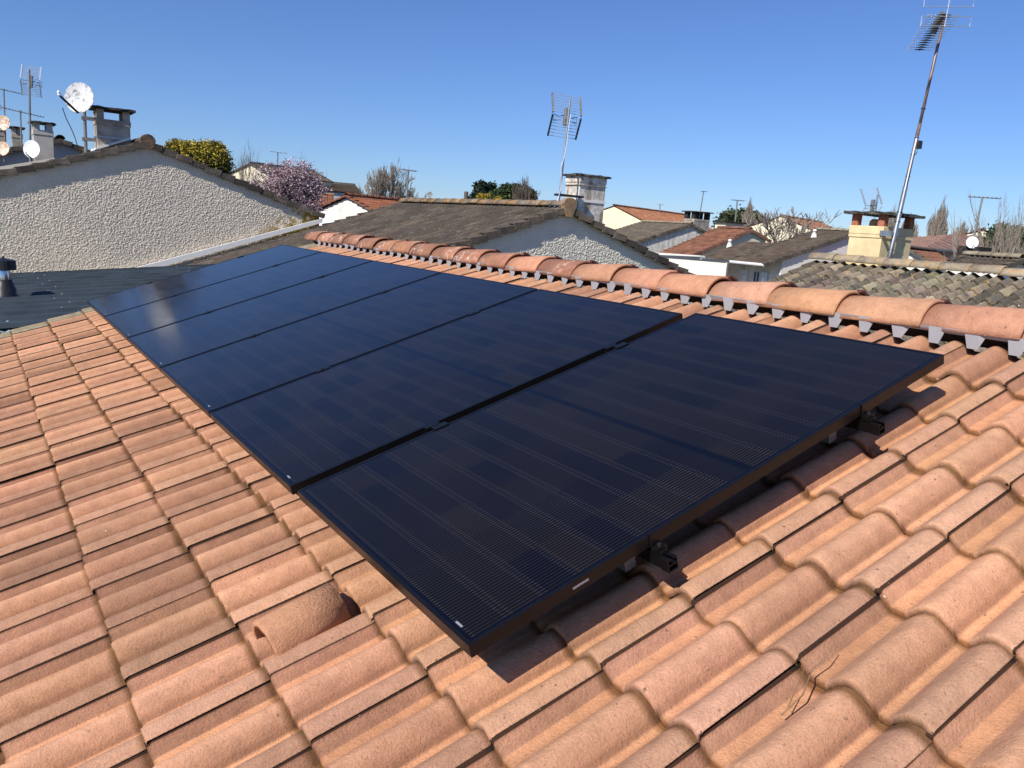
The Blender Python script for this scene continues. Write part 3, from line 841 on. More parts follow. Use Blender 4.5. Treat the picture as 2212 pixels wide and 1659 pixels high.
def chimney(parent, x0, x1, y0, y1, z0, z1, cap_t=.07, post_h=.24, over=.12, mat=None, capmat=None, post=None, name='chimney', pw=.14, band=True, tilt=0., rest=True):
    m = MB(); m.box((x0, y0, z0), (x1, y1, z1 - .12))
    o = m.build(name, mat, parent)
    m = MB(); m.box((x0 - .015, y0 - .015, z1 - .12), (x1 + .015, y1 + .015, z1)); m.build('collar', mat, o, bevel=.01)
    if post_h > 0:
        for px in (x0, x1 - pw):
            for py in (y0, y1 - pw):
                m = MB(); m.prism([(px, py, z1), (px + pw, py, z1), (px + pw, py + pw, z1), (px, py + pw, z1)], (0, 0, post_h)); m.build('pillar', post or mat, o)
    m = MB(); zc = z1 + post_h; r = np.random.default_rng(int(abs(x0) * 100))
    nx, ny = 9, 7; X = np.linspace(x0 - over, x1 + over, nx); Y = np.linspace(y0 - over, y1 + over, ny)
    vs = []; 
    for lay in (0, 1):
        for i, xx in enumerate(X):
            for j, yy in enumerate(Y):
                ed = i in (0, nx - 1) or j in (0, ny - 1)
                vs.append((xx + (r.normal(0, .008) if ed else 0), yy + (r.normal(0, .008) if ed else 0), zc + lay * cap_t + (r.normal(0, .006) if lay else 0) - (.012 if ed and lay else 0)))
    q = lambda l, i, j: l * nx * ny + i * ny + j
    fs = []
    for i in range(nx - 1):
        for j in range(ny - 1):
            fs += [(q(1, i, j), q(1, i + 1, j), q(1, i + 1, j + 1), q(1, i, j + 1)), (q(0, i, j), q(0, i, j + 1), q(0, i + 1, j + 1), q(0, i + 1, j))]
    for i in range(nx - 1):
        fs += [(q(0, i, 0), q(0, i + 1, 0), q(1, i + 1, 0), q(1, i, 0)), (q(0, i, ny - 1), q(1, i, ny - 1), q(1, i + 1, ny - 1), q(0, i + 1, ny - 1))]
    for j in range(ny - 1):
        fs += [(q(0, 0, j), q(1, 0, j), q(1, 0, j + 1), q(0, 0, j + 1)), (q(0, nx - 1, j), q(0, nx - 1, j + 1), q(1, nx - 1, j + 1), q(1, nx - 1, j))]
    m.add(vs, fs); m.build('cap_slab', capmat or M['soot'], o)
    return o

c0 = at(209, 255, 'Y', 17.2); c1 = at(281, 261, 'Y', 17.2)
chL = chimney(hL, c0[0], c1[0], 17.2, 17.75, 1.5, c0[2], .06, .20, .1, M['chimney grey'])
m = MB(); zb = at(240, 314, 'Y', 17.1)
m.prism([at(205, 324, 'Y', 17.12), at(281, 302, 'Y', 17.12), at(281, 297, 'Y', 17.12), at(207, 319, 'Y', 17.12)], (0, .75, 0)); m.build('flashing', M['flashing'], chL)
m = MB(); m.box((c0[0] - .012, 17.188, at(209, 296, 'Y', 17.2)[2]), (c1[0] + .012, 17.76, at(209, 292, 'Y', 17.2)[2])); m.build('strap', M['galvanised'], chL)

def dish(name, c, r, face, label, mat, mast=None, group='satellite dishes on the rooftops', arm=True, n=28, mastmat=None, lnbdir=None):
    c = np.array(c, float); f = np.array(face, float); f /= np.linalg.norm(f)
    t = thing(name, c - np.array([0, 0, r]), label, 'satellite dish', group)
    side = np.cross(f, [0, 0, 1.]); side /= np.linalg.norm(side); up = np.cross(side, f)
    V = []; F = []
    ring = [0, .3, .6, .85, .97, 1.0]
    for q in ring:
        for k in range(n):
            a = 2 * math.pi * k / n; V.append(c + (side * math.cos(a) * .92 + up * math.sin(a)) * r * q - f * r * .16 * (1 - q * q) + f * (.0 if q < 1 else .0))
    for i in range(len(ring) - 1):
        for k in range(n): F.append((i * n + k, i * n + (k + 1) % n, (i + 1) * n + (k + 1) % n, (i + 1) * n + k))
    o = link('reflector', V, F, mat, t, True); s = o.modifiers.new('t', 'SOLIDIFY'); s.thickness = .012 * r / .4; s.offset = 0
    m = MB(); lo = c - up * r * 1.0; lnb = c - up * r * .75 + f * r * 1.05 if lnbdir is None else c + np.array(lnbdir) * r
    if arm:
        m.tube([lo, lnb - up * r * .05], .03 * r / .4, 6); m.build('feed_arm', M['black plastic'], t)
        m = MB(); m.tube([lnb - f * .02, lnb + f * .09 * r / .4], .03 * r / .4, 8); m.tube([lnb + up * .02, lnb + up * .02 + f * .12 * r / .4 + up * .02], .028 * r / .4, 8); m.build('receiver', M['dish white'], t)
    m = MB(); m.lathe(c - f * r * .16, [(.12 * r, 0), (.12 * r, -.2 * r)], 8, f)
    bk = c - f * r * .32
    if mast is not None:
        m.tube([bk + np.array([0, 0, r * .3]), (bk[0], bk[1], mast)], .028 * r / .4, 8)
    m.build('bracket', mastmat or M['mast grey'], t)
    return t

dc = at(171, 211, 'Y', 16.95)
rr_ = (at(171, 178, 'Y', 16.95)[2] - at(171, 247, 'Y', 16.95)[2]) / 2
big = dish('satellite_dish', dc, rr_, (-.5, -.84, .2), 'large scratched white satellite dish on a pole beside the left grey chimney', M['dish scratched'], lnbdir=(-1.12, -.45, -.05))
m = MB(); pm0 = at(182, 240, 'Y', 17.35); pm1 = at(184, 323, 'Y', 17.35)
m.tube([(pm0[0], 17.35, pm0[2]), (pm0[0] + .01, 17.35, pm1[2] - .3)], .035, 10)
m.tube([dc + np.array([.1, .12, -.1]), (pm0[0], 17.35, pm0[2] + .05)], .03, 8)
m.build('pole', M['mast grey'], big)
for py in (256, 301):
    z = at(190, py, 'Y', 17.35)[2]; m = MB(); m.box((pm0[0] - .06, 17.31, z - .035), (c0[0], 17.40, z + .035)); m.build('wall_bracket', M['mast grey'], big)
m = MB(); ql = [at(135, 233, 'Y', 16.8), at(143, 256, 'Y', 16.85), at(155, 280, 'Y', 16.95), at(163, 300, 'Y', 17.0), at(170, 324, 'Y', 17.1)]
m.tube(ql, .009, 5); m.build('cable', M['cable'], big)

# white roof plumbing vent beside the pole
# ---- second row at far left
def grid_antenna(name, base, top, label, panel=True, dirs=(-.3, -1), w=.5, h=.8, mat=None, mast_r=.022, mastmat=None, boom=True, n=9, gcol=None):
    """flat panel UHF antenna: two wire grids in two frames with a dipole block on a mast"""
    base = np.array(base, float); top = np.array(top, float)
    t = thing(name, base, label, 'antenna', 'television antennas on the rooftops')
    m = MB(); m.tube([base, top], [mast_r, mast_r * .9], 10); m.build('mast', mastmat or M['galvanised'], t)
    ax = (top - base) / np.linalg.norm(top - base)
    f = np.array([dirs[0], dirs[1], 0.]); f /= np.linalg.norm(f); sd = np.cross(f, ax); sd /= np.linalg.norm(sd)
    c = top - ax * h * .32 + f * .08
    for sg in (1, -1):
        g = MB()
        tiltd = ax * math.cos(math.radians(28)) * sg + f * math.sin(math.radians(28))
        for k in range(n):
            p = c + tiltd * (h * .06 + h * .46 * k / (n - 1))
            g.tube([p - sd * w / 2, p + sd * w / 2], .0055, 5)
        bars = []
        for e in (-1, 1):
            p = c + sd * w / 2 * e
            q0 = p + tiltd * h * .03; q1 = p + tiltd * h * .54
            bars.append(MB()); bars[-1].box((-.022, -.012, 0), (.022, .012, np.linalg.norm(q1 - q0)), mat=np.stack([np.cross(sd, tiltd), sd, tiltd], 1), org=q0)
        go = g.build('reflector_grid', M['aluminium'], t)
        for b in bars: b.build('grid_frame', gcol[0 if sg > 0 else 1] if gcol else (mat or M['aluminium']), go)
    m = MB(); m.box((-.05, -.045, -h * .22), (.05, .045, h * .16), mat=np.stack([np.cross(sd, ax), sd, ax], 1), org=c + f * .05); m.build('dipole_box', M['mast grey'], t, bevel=.01)
    m = MB(); m.tube([c, c + f * .13], .014, 6)
    for e in (-1, 1):
        m.tube([c + f * .12, c + f * .12 + sd * .09 * e], .008, 5)
        p = c + f * .12 + sd * .09 * e - ax * .03
        m.tube([p, p + sd * .14 * e + ax * .04, p + sd * .14 * e - ax * .08, p - ax * .05], .008, 5)
    if boom: m.tube([c, c + f * w * 1.0], .012, 6)
    m.build('dipoles', M['black plastic'], t)
    return t

def yagi(name, base, top, label, boomdir, L=.9, nel=12, ew=.3, mat=None, mast_r=.02, mastmat=None, refl=False, drop=0., lean=None, elev=0.):
    base = np.array(base, float); top = np.array(top, float)
    t = thing(name, base, label, 'antenna', 'television antennas on the rooftops')
    m = MB(); m.tube([base, top], mast_r, 8); m.build('mast', mastmat or M['mast grey'], t)
    d = np.array([boomdir[0], boomdir[1], elev]); d /= np.linalg.norm(d); s = np.cross(d, [0, 0, 1.]); s /= np.linalg.norm(s); u_ = np.cross(s, d)
    c = top - np.array([0, 0, drop])
    m = MB(); m.tube([c - d * L * .45, c + d * L * .55], mast_r * .55, 6)
    for k in range(nel):
        p = c - d * L * .4 + d * L * .94 * k / (nel - 1) + np.array([0, 0, .01])
        m.tube([p - s * ew / 2, p + s * ew / 2], mast_r * .28, 5); m.tube([p, p + np.array([0, 0, .025])], mast_r * .5, 5)
    if refl:
        for sg in (-1, 1):
            for k in range(4):
                p = c - d * L * .44 - d * .05 * k * 0 + u_ * sg * (.06 + .07 * k) - d * .05 * k
                m.tube([p - s * ew * .55, p + s * ew * .55], mast_r * .28, 5)
            m.tube([c - d * L * .44, c - d * (L * .44 + .16) + u_ * sg * .28], mast_r * .4, 5)
    m.build('antenna_head', mat or M['mast grey'], t)
    return t

Y3 = 24.0
A3 = at(130, 298, 'Y', Y3)
h3, r3 = gable_house('terrace_house', 'grey rendered terrace house partly hidden behind the big roughcast gable', 'house', A3, 90, 8., 7.5, 5.5, .325, M['dark tile'], M['render grey'], M['dark verge'], M['dark verge'], seed=31, side=.05)
c0 = at(72, 279, 'Y', 21.0); c1 = at(114, 282, 'Y', 21.0)
ch2 = chimney(hL, c0[0], c1[0], 21.0, 21.5, .8, c0[2], .05, .16, .08, plain('pale grey chimney render', (.5, .47, .42), .92, mott=.12, scale=3, bump=.3), name='chimney')
# low roughcast return wall lit by the sun between the two gables
m = MB(); w0 = at(-40, 366, 'Y', 20.2); w1 = at(118, 341, 'Y', 20.2); w2 = at(118, 352, 'Y', 20.2); 
m.prism([(w0[0], 20.2, GROUND), (w1[0], 20.2, GROUND), (w1[0], 20.2, w1[2]), (w0[0], 20.2, w0[2])], (0, .25, 0))
tag(m.build('roughcast_wall', M['white roughcast']), 'pale roughcast parapet wall behind the left verge below the small white dish', 'wall')
dish('satellite_dish', at(68, 322, 'Y', 20.6), (at(68, 303, 'Y', 20.6)[2] - at(68, 342, 'Y', 20.6)[2]) / 2, (-.5, -.85, .12), 'clean small white satellite dish in front of the narrow pale chimney', M['dish white'], mast=at(68, 352, 'Y', 20.6)[2] - .2, mastmat=M['dish white'])
dish('satellite_dish', at(5, 321, 'Y', 23.0), (at(5, 306, 'Y', 23.)[2] - at(5, 338, 'Y', 23.)[2]) / 2, (-.5, -.85, .2), 'rust stained orange satellite dish at the left frame edge, lower of two', M['dish rusty'], mast=at(5, 350, 'Y', 23.)[2])
dish('satellite_dish', at(6, 266, 'Y', 24.6), (at(6, 250, 'Y', 24.6)[2] - at(6, 284, 'Y', 24.6)[2]) / 2, (-.5, -.85, .2), 'cream satellite dish with faint rusty grid marks, upper of two at the left edge', M['dish rusty'], mast=at(6, 330, 'Y', 24.6)[2])
c0 = at(26, 288, 'Y', 26.); c1 = at(48, 290, 'Y', 26.)
chimney(h3, c0[0], c1[0], 26., 26.5, .5, c0[2], .05, .16, .08, M['chimney grey'])
c0 = at(-14, 283, 'Y', 26.8); c1 = at(12, 285, 'Y', 26.8)
chimney(h3, c0[0], c1[0], 26.8, 27.3, .5, c0[2], .05, .16, .08, M['chimney grey'])

def sc_at(x, y, Y):  # metres per photo unit at a plane
    return abs(at(x + 10, y, 'Y', Y)[0] - at(x, y, 'Y', Y)[0]) / 10
b = at(64, 330, 'Y', 20.75); tpt = at(63, 150, 'Y', 20.75); k = sc_at(64, 200, 20.75)
grid_antenna('roof_antenna', (b[0], b[1], b[2] - .4), tpt, 'white framed grid antenna on the tall mast above the small white dish', True, (.25, .95), 42 * k, 76 * k, mast_r=.028, mastmat=M['mast grey'])
Yq = 24.5; b = at(47, 335, 'Y', Yq); tp = at(44, 238, 'Y', Yq)
yagi('roof_antenna', (b[0], b[1], b[2] - .3), tp, 'dark yagi antenna with short elements on a bracketed mast behind the tall grid antenna', (1, .1), 1.05, 14, .16, M['mast grey'], refl=True, drop=0.05, elev=-.12)
b = at(11, 300, 'Y', 26.); tp = at(8, 192, 'Y', 26.)
yagi('roof_antenna', (b[0], b[1], b[2] - .5), tp, 'thin yagi antenna on the mast at the extreme left edge of the sky', (1, .1), .8, 12, .16, M['mast grey'], drop=.03, elev=-.1)

# ---- centre neighbour: dark roof, gable, whitewashed chimney
Yc = 9.4
AC = at(1224, 443, 'Y', Yc)
farc = at(835, 434, 'Z', AC[2])
hC, rC = gable_house('dark_roofed_house', 'house with broad dark weathered roof, orange lichen ridge and white roughcast gable, centre', 'house', AC, 90, 16.25 - Yc, 6.5, 5.6, .335, M['dark tile'], M['white roughcast'],
                     M['lichen ridge'], M['dark verge'], seed=41, detail=1, each_ridge=True, over=.03, tone=.16, side=.05)
m = MB(); c = AC + np.array([0, -.12, -.01])
m.prism([c + np.array(q) for q in ((-.13, 0, .10), (-.06, 0, .14), (.06, 0, .14), (.13, 0, .1), (.15, 0, .02), (.07, 0, -.2), (-.07, 0, -.2), (-.15, 0, .02))], (0, .12, 0), (1.9, 1.6, 1.3)); m.build('ridge_end_cap', M['lichen ridge'], rC)
relief_wall('roughcast_skin', AC[0] - 4.2, AC[0] + 4.2, -.6, lambda x: AC[2] - .12 - .335 * abs(x - AC[0]), Yc + .03, .0095, .0080, M['white roughcast'], hC, 4, .0060)
# white flashing where its roof meets the taller gable
m = MB()
f0 = at(697, 481, 'Y', 16.2); f1 = at(355, 575, 'Y', 16.2); f2 = f1 + (f1 - f0) * .4
m.prism([f0, f2, f2 + np.array([0, 0, .14]), f0 + np.array([0, 0, .1])], (0, .07, 0)); m.build('flashing', M['flashing'], hC)
# chimney of the centre house
def pt(x, y, ox, oy, s): return ((ox + x / s) * .73733, (oy + y / s) * .73733)
cc0 = at(*pt(1018, 1000, 1350, 250, 2.949), 'X', 8.95)
yb_ = cc0[1]
xr_ = at(*pt(1240, 1000, 1350, 250, 2.949), 'Y', yb_)[0]; yl_ = at(*pt(900, 960, 1350, 250, 2.949), 'X', 8.95)[1]
zt_ = at(*pt(1033, 780, 1350, 250, 2.949), 'Y', yb_)[2]
chC = chimney(hC, 8.95, xr_, yb_, yl_, .6, zt_, .045, .0, .07, M['peeling white'], M['mossy slab'])
m = MB(); zz = at(*pt(1015, 995, 1350, 250, 2.949), 'Y', yb_)[2]
m.box((8.935, yb_ - .015, zz - .02), (xr_ + .015, yl_ + .01, zz + .025)); m.build('band', M['flashing'], chC)
m = MB(); zz = at(*pt(1025, 855, 1350, 250, 2.949), 'Y', yb_)[2]
m.box((8.925, yb_ - .025, zz - .012), (xr_ + .025, yl_ + .02, zz)); m.build('collar_edge', M['chimney grey'], chC)

# its antenna: panel with grey upper and black lower frames
Ya = yb_ - .1
b0 = at(*pt(845, 1010, 1350, 250, 2.949), 'Y', Ya); t0 = at(*pt(945, 128, 1350, 250, 2.949), 'Y', Ya)
kk = sc_at(1220, 220, Ya)
ant = grid_antenna('roof_antenna', b0 - np.array([.01, 0, .35]), t0, 'panel antenna with grey upper and black lower frames beside the whitewashed chimney', True, (.35, .94), 52 * kk, 76 * kk, mast_r=.021, boom=False, n=7, gcol=(M['mast grey'], M['black plastic']))
m = MB(); q = at(*pt(850, 945, 1350, 250, 2.949), 'Y', Ya); m.box((q[0] - .03, Ya - .03, q[2] - .02), (8.97, Ya + .12, q[2] + .02)); m.build('wall_bracket', M['black plastic'], ant)
m = MB(); mv_ = lambda y, o: at(*pt(845 + (1010 - y) * .1134 + o, y, 1350, 250, 2.949), 'Y', Ya - .03)
m.tube([mv_(1000, -10), mv_(880, 8), mv_(700, -12), mv_(630, 4), mv_(480, 14), mv_(390, 12), mv_(250, 20)], .007, 5); m.build('cable', M['white cable'], ant)

# ---- right neighbour: grey concrete tiles, yellow chimney
Xg = 9.8
Pf = at(*pt(800, 800, 2050, 400, 2.328), 'X', Xg); yv = at(*pt(785, 845, 2050, 400, 2.328), 'X', Xg)[1]
AG = np.array([Xg, -6.0, .80])
hG, rG = gable_house('grey_tiled_house', 'house with grey green concrete tiles and yellow chimney at right', 'house', AG, 90, yv + 6.0, 4.6, 5.0, .325, M['grey tile'], M['render cream'],
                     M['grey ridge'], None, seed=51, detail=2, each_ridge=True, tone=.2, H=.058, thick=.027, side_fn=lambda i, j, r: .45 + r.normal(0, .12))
Xy = Xg + .28
cy = at(*pt(1236, 730, 2050, 400, 2.328), 'X', Xy); yn = cy[1]
yf = at(*pt(1018, 700, 2050, 400, 2.328), 'X', Xy)[1]; xr2 = at(*pt(1440, 730, 2050, 400, 2.328), 'Y', yn)[0]; zt2 = at(*pt(1243, 612, 2050, 400, 2.328), 'Y', yn)[2]
chY = chimney(hG, Xy, xr2, yn, yf, .3, zt2, .05, .165, .1, M['yellow render'], M['mossy slab'], M['brick'], pw=.1)
m = MB(); z2 = at(*pt(1232, 685, 2050, 400, 2.328), 'Y', yn)[2]; m.box((Xy - .014, yn - .014, z2 - .012), (xr2 + .014, yf + .01, z2 + .03)); m.build('band', M['yellow render'], chY)
m = MB(); m.lathe((Xy + .28, (yn + yf) / 2 + .05, zt2 - .02), [(.075, 0), (.085, .05), (.08, .1), (.05, .13), (.045, .13), (.04, .02)], 16); m.build('flue_pot', plain('cream clay pot', (.7, .5, .3), .8, mott=.3, scale=20), chY, True)

# tall mast in front of it
Yt = yn - .12
b1 = at(1921, 556, 'Y', Yt); t1 = at(2041, 32, 'Y', Yt)
ta = thing('tall_antenna', b1 - np.array([0, 0, .3]), 'tall leaning mast antenna strapped to the yellow chimney at right', 'antenna', 'television antennas on the rooftops')
mid = at(1955, 400, 'Y', Yt); m = MB()
ax = (t1 - b1) / np.linalg.norm(t1 - b1)
m.tube([b1 - ax * .4, b1 + (t1 - b1) * .3], .034, 14); m.build('lower_mast', M['galvanised'], ta, True)
m = MB(); m.tube([b1 + (t1 - b1) * .28, b1 + (t1 - b1) * .56], .026, 12); m.tube([b1 + (t1 - b1) * .55, t1], .021, 12)
m.build('mast', plain('rusty steel mast', (.30, .22, .19), .45, .4, mott=.45, scale=5), ta, True)
for f_ in (.03, .15, .19, .28, .34, .43, .5, .62):
    m = MB(); p = b1 + (t1 - b1) * f_; r_ = .04 if f_ < .28 else .03
    m.lathe(p, [(r_ - .012, 0), (r_, 0), (r_, .012), (r_ - .012, .012)], 12, ax); m.build('tape_ring', M['cable'], ta)
m = MB(); off = np.array([-.034, -.02, 0])
pts = [b1 + (t1 - b1) * f_ + off * (1.3 if f_ in (.14,) else (1.0 if f_ < .3 else .8)) for f_ in (0, .08, .12, .14, .17, .25, .33, .38, .42, .5)]
m.tube(pts, .011, 6); m.build('cable', M['white cable'], ta, True)
m = MB(); p = b1 + (t1 - b1) * .475 + np.array([.055, -.02, 0]); m.box((-.045, -.03, -.055), (.045, .03, .055), org=p, mat=np.eye(3)); m.tube([p - np.array([0, 0, .055]), p + np.array([-.02, 0, -.12]), p + np.array([-.06, 0, -.14])], .006, 5)
m.build('amplifier_box', M['black plastic'], ta, bevel=.006)
m = MB(); zb2 = at(*pt(1290, 660, 2050, 400, 2.328), 'Y', Yt)[2]
pm = b1 + ax * ((zb2 - b1[2]) / ax[2])
m.box((Xy - .03, Yt - .02, zb2 - .025), (pm[0] + .08, Yt + .015, zb2 + .02)); m.box((Xy - .04, Yt - .03, zb2 - .04), (Xy - .02, yn + .02, zb2 + .035)); m.build('wall_bracket', M['galvanised'], ta)
# head of the antenna
ks = sc_at(2030, 60, Yt)
P_ = lambda x, y, dy=0.: at(2500 * .73733 + x / 4.424 * .73733, y / 4.424 * .73733, 'Y', Yt + dy)
m = MB(); ga, gb = P_(1180, 190), P_(865, 645)
nb = 16
el = MB(); bk_ = MB()
for k in range(nb):
    f_ = k / (nb - 1); L0 = P_(960 - 270 * f_, 190 + 452 * f_, -.25 + .1 * f_); L1 = P_(1400 - 368 * f_, 200 + 450 * f_, -.25 + .1 * f_)
    el.tube([L0, L1], .0042, 5)
    a_ = L0 + (L1 - L0) * .27; b_ = L0 + (L1 - L0) * .70
    bk_.tube([a_, (a_ + b_) / 2 + np.array([0, 0, .006]), b_], [.004, .012, .004], 6)
g_ = el.build('reflector_rods', M['aluminium'], ta); bk_.build('rod_holders', M['black plastic'], g_)
m.tube([P_(1180, 170, -.2), P_(1080, 300, -.1), P_(1020, 420, -.04)], [.05, .045, .03], 8)
m.tube([P_(990, 470, -.1), P_(858, 655, -.1)], .009, 6); m.tube([P_(1130, 290, -.1), P_(1040, 480, -.06)], .012, 6)
m.build('antenna_head', M['mast grey'], ta)
lp = MB()
for (xa_, ya_, xb_, yb2, xc_, yc_, xd_, yd_) in ((890, 210, 1530, 215, 1505, 345, 870, 335), (925, -40, 1575, -30, 1550, 92, 912, 85)):
    q4 = [P_(xa_, ya_, -.3), P_(xb_, yb2, -.3), P_(xc_, yc_, -.3), P_(xd_, yd_, -.3)]
    lp.tube(q4 + [q4[0]], .0055, 6)
lp.tube([P_(1182, 345, -.3), P_(1270, -120, -.3)], .009, 6); lp.build('dipole_loops', M['aluminium'], ta)

# ================================================================== DISTANT HOUSES
def px(x, y, ox, oy, s=5.53): return ((ox + x / s) * .73733, (oy + y / s) * .73733)
def gable_fit(apex, ang, left, right, ridge_end, far_left=None, far_right=None):
    """roof runs, slopes and length of a gable whose corners are seen at these photo positions"""
    a = math.radians(ang); d = np.array([math.cos(a), math.sin(a), 0]); l = np.array([-d[1], d[0], 0])
    r_ = ray(*ridge_end); A = np.stack([d, -r_], 1); sol = np.linalg.lstsq(A, CW - apex, rcond=None)[0]; length = sol[0]
    out = []
    for sg, p, pf in ((1, left, far_left), (-1, right, far_right)):
        w = sl = None
        if p is not None:
            q = onplane(*p, d, apex); w = (q - apex) @ l * sg; sl = (apex[2] - q[2]) / w
        if pf is not None:
            q = onplane(*pf, d, apex + d * length); w = (q - apex) @ l * sg
            if sl is None: sl = (apex[2] - q[2]) / w
        out.append((w, sl))
    return out[0][0], out[1][0], (out[0][1], out[1][1]), length
C1, C2, C3 = (1780, 560), (2140, 560), (640, 400)
# G: dark roof, stained white gable
g0 = atd(*px(1365, 520, *C1), 52)
wl, wr, sl_, L_ = gable_fit(g0, 83, px(400, 825, *C1), px(1620, 665, *C1), px(560, 505, *C1))
hg, rg = gable_house('low_white_house', 'low house with grey striped roof and stained white gable, right of the centre chimney', 'house', g0, 83, L_, wl * 1.25, wr, sl_, M['striped tile'], M['stained white'], M['grey verge'], M['dark verge'], seed=61, verge_h=.16)
c = atd(*px(1440, 560, *C1), 54.)
z1 = atd(*px(1440, 455, *C1), 54.)[2]
c3_ = chimney(hg, c[0] - .7, c[0] + .75, c[1] - .4, c[1] + .5, .9, z1, .08, .42, .15, M['chimney grey'], M['soot'], M['soot'], pw=.28)
bb = atd(*px(1487, 400, *C1), 54.); tt_ = atd(*px(1556, 5, *C1), 54.)
yagi('roof_antenna', bb - np.array([0, 0, .3]), tt_, 'thin leaning antenna mast rising from the small far chimney right of centre', (1, -.3), .4, 4, .3, M['mast grey'], mast_r=.035)
# F: cream gable, orange roof
f0 = atd(*px(105, 225, *C1), 60)
wl, wr, sl_, L_ = gable_fit(f0, 20, px(-120, 300, *C1), px(615, 490, *C1), px(1235, 408, *C1))
hf, rf_ = gable_house('cream_gabled_house', 'cream gabled house under a long faded orange roof behind the centre chimney', 'house', f0, 20, L_, 6.2, wr + .2, sl_, M['orange tile'], M['render cream'], M['orange tile'], None, seed=62)
bb = atd(*px(850, 330, *C1), 66.); tt_ = atd(*px(852, 215, *C1), 66.)
yagi('roof_antenna', bb - np.array([0, 0, 1.]), tt_, 'small white antenna on the ridge of the long orange roof', (1, .3), .9, 4, .5, M['aluminium'], mast_r=.03)
# H: brown-red roof with small cream gable
h0 = atd(*px(330, 607, *C2), 44)
wl, wr, sl_, L_ = gable_fit(h0, 83, px(0, 750, *C2), px(640, 785, *C2), px(1800, 615, *C1), px(650, 960, *C1))
wlH = wl
hh_, rh_ = gable_house('red_brown_roofed_house', 'house with broad red brown roof and a small cream gable, middle right', 'house', h0, 83, L_, wl, wr, sl_, M['brown tile'], M['render cream'], M['brown tile'], M['brown tile'], seed=63, verge_h=.16)
cz = atd(*px(1970, 580, *C1), 50.)
m = MB(); m.box((cz[0] - .8, cz[1] - .4, .8), (cz[0] + .8, cz[1] + .4, atd(*px(1970, 520, *C1), 50.)[2])); o_ = m.build('chimney', M['render cream'], hh_)
m = MB(); z_ = atd(*px(1970, 520, *C1), 50.)[2]; m.box((cz[0] - .95, cz[1] - .5, z_), (cz[0] + .95, cz[1] + .5, z_ + .1)); m.build('cap_slab', M['soot'], o_)
# J: dark roof, white wall with shuttered windows
j0 = atd(*px(2060, 640, *C2), 42)
JA = 83
wl, wr, sl_, L_ = gable_fit(j0, JA, px(560, 1160, *C2), None, px(1400, 655, *C2))

dj = np.array([math.cos(math.radians(JA)), math.sin(math.radians(JA)), 0]); lj = np.array([-dj[1], dj[0], 0])
hj, rj = gable_house('shuttered_house', 'white house with dark brown roof and white shuttered windows, left of the yellow chimney', 'house', j0, JA, L_, wl, 6., (sl_[0], .25), M['slate brown tile'], M['render white'], M['grey verge'], M['dark verge'], seed=64, verge_h=.16, gutter=(M['gutter'], [(1, wl)]), side=1.1)
JS = sl_[0]; JW = wl
# lower wing of the same roof running on to the left
e_ = onplane(*px(-510, 1035, *C2), lj, j0 + lj * JW) ; Lw = (e_ - j0) @ dj
nvw = int(round(JW * .55 / .318)); nuw = max(4, int(round((Lw - L_) / .312))); thj = math.atan(JS)
vdj = -lj * math.cos(thj) + np.array([0, 0, math.sin(thj)])
o0 = j0 + lj * JW - np.array([0, 0, JS * JW + .045]) + dj * Lw
Vw, Fw, Cw_ = tiles(o0, -dj, vdj, nuw, nvw, (Lw - L_) / nuw, .318, .045, .018, 0, 1.5, .12, seed=99)
link('lower_roof', Vw, Fw, M['slate brown tile'], hj, False, Cw_)
m = MB(); q0 = j0 + dj * L_ + lj * (JW - 1.1); q1 = j0 + dj * (Lw - .1) + lj * (JW - 1.1); zt9 = j0[2] - JS * (JW - 1.1) - .15
r0_ = j0 + dj * L_ + lj * JW * .5; r1_ = j0 + dj * (Lw - .1) + lj * JW * .5; zr9 = j0[2] - JS * JW * .5 - .15
m.prism([(q0[0], q0[1], GROUND), (r0_[0], r0_[1], GROUND), (r0_[0], r0_[1], zr9), (q0[0], q0[1], zt9)], q1 - q0); m.build('wing_wall', M['render white'], hj)
# garden wall of that house
p0 = atd(*px(700, 1055, *C1), 41.); p1 = atd(*px(1935, 1150, *C1), 39.)
wall_l = thing('white_garden_wall', (p1[0], p1[1], GROUND), 'long plain white rendered wall left of the shuttered windows', 'wall')
p0d = p0 - (p1 - p0) * .8
m = MB(); m.prism([(p0d[0], p0d[1], GROUND), (p1[0], p1[1], GROUND), (p1[0], p1[1], p1[2]), (p0d[0], p0d[1], p0[2])], (.22, .1, 0)); m.build('wall', M['render white'], wall_l)
m = MB(); m.prism([(p0d[0] - .06, p0d[1], p0[2]), (p1[0] - .06, p1[1], p1[2]), (p1[0] - .06, p1[1], p1[2] + .09), (p0d[0] - .06, p0d[1], p0[2] + .09)], (.34, .1, 0)); m.build('coping', M['dark gutter'], wall_l)
# white fascia and grey gutter board under the eave of the red brown roof
pe = h0 + lj * (wlH + .05)
E4 = lambda x, y: onplane(*px(x, y, *C1), lj, pe)
for nm, ya0, yb0, ya1, yb1, mt, off in (('fascia', 988, 1022, 1040, 1062, M['render white'], .0), ('gutter_board', 1022, 1072, 1062, 1108, M['render blue grey'], -.06)):
    m = MB(); m.prism([E4(620, ya0 - 6) + lj * off, E4(1500, ya1 + 4) + lj * off, E4(1500, yb1) + lj * off, E4(620, yb0) + lj * off], -lj * .3); m.build(nm, mt, hh_)

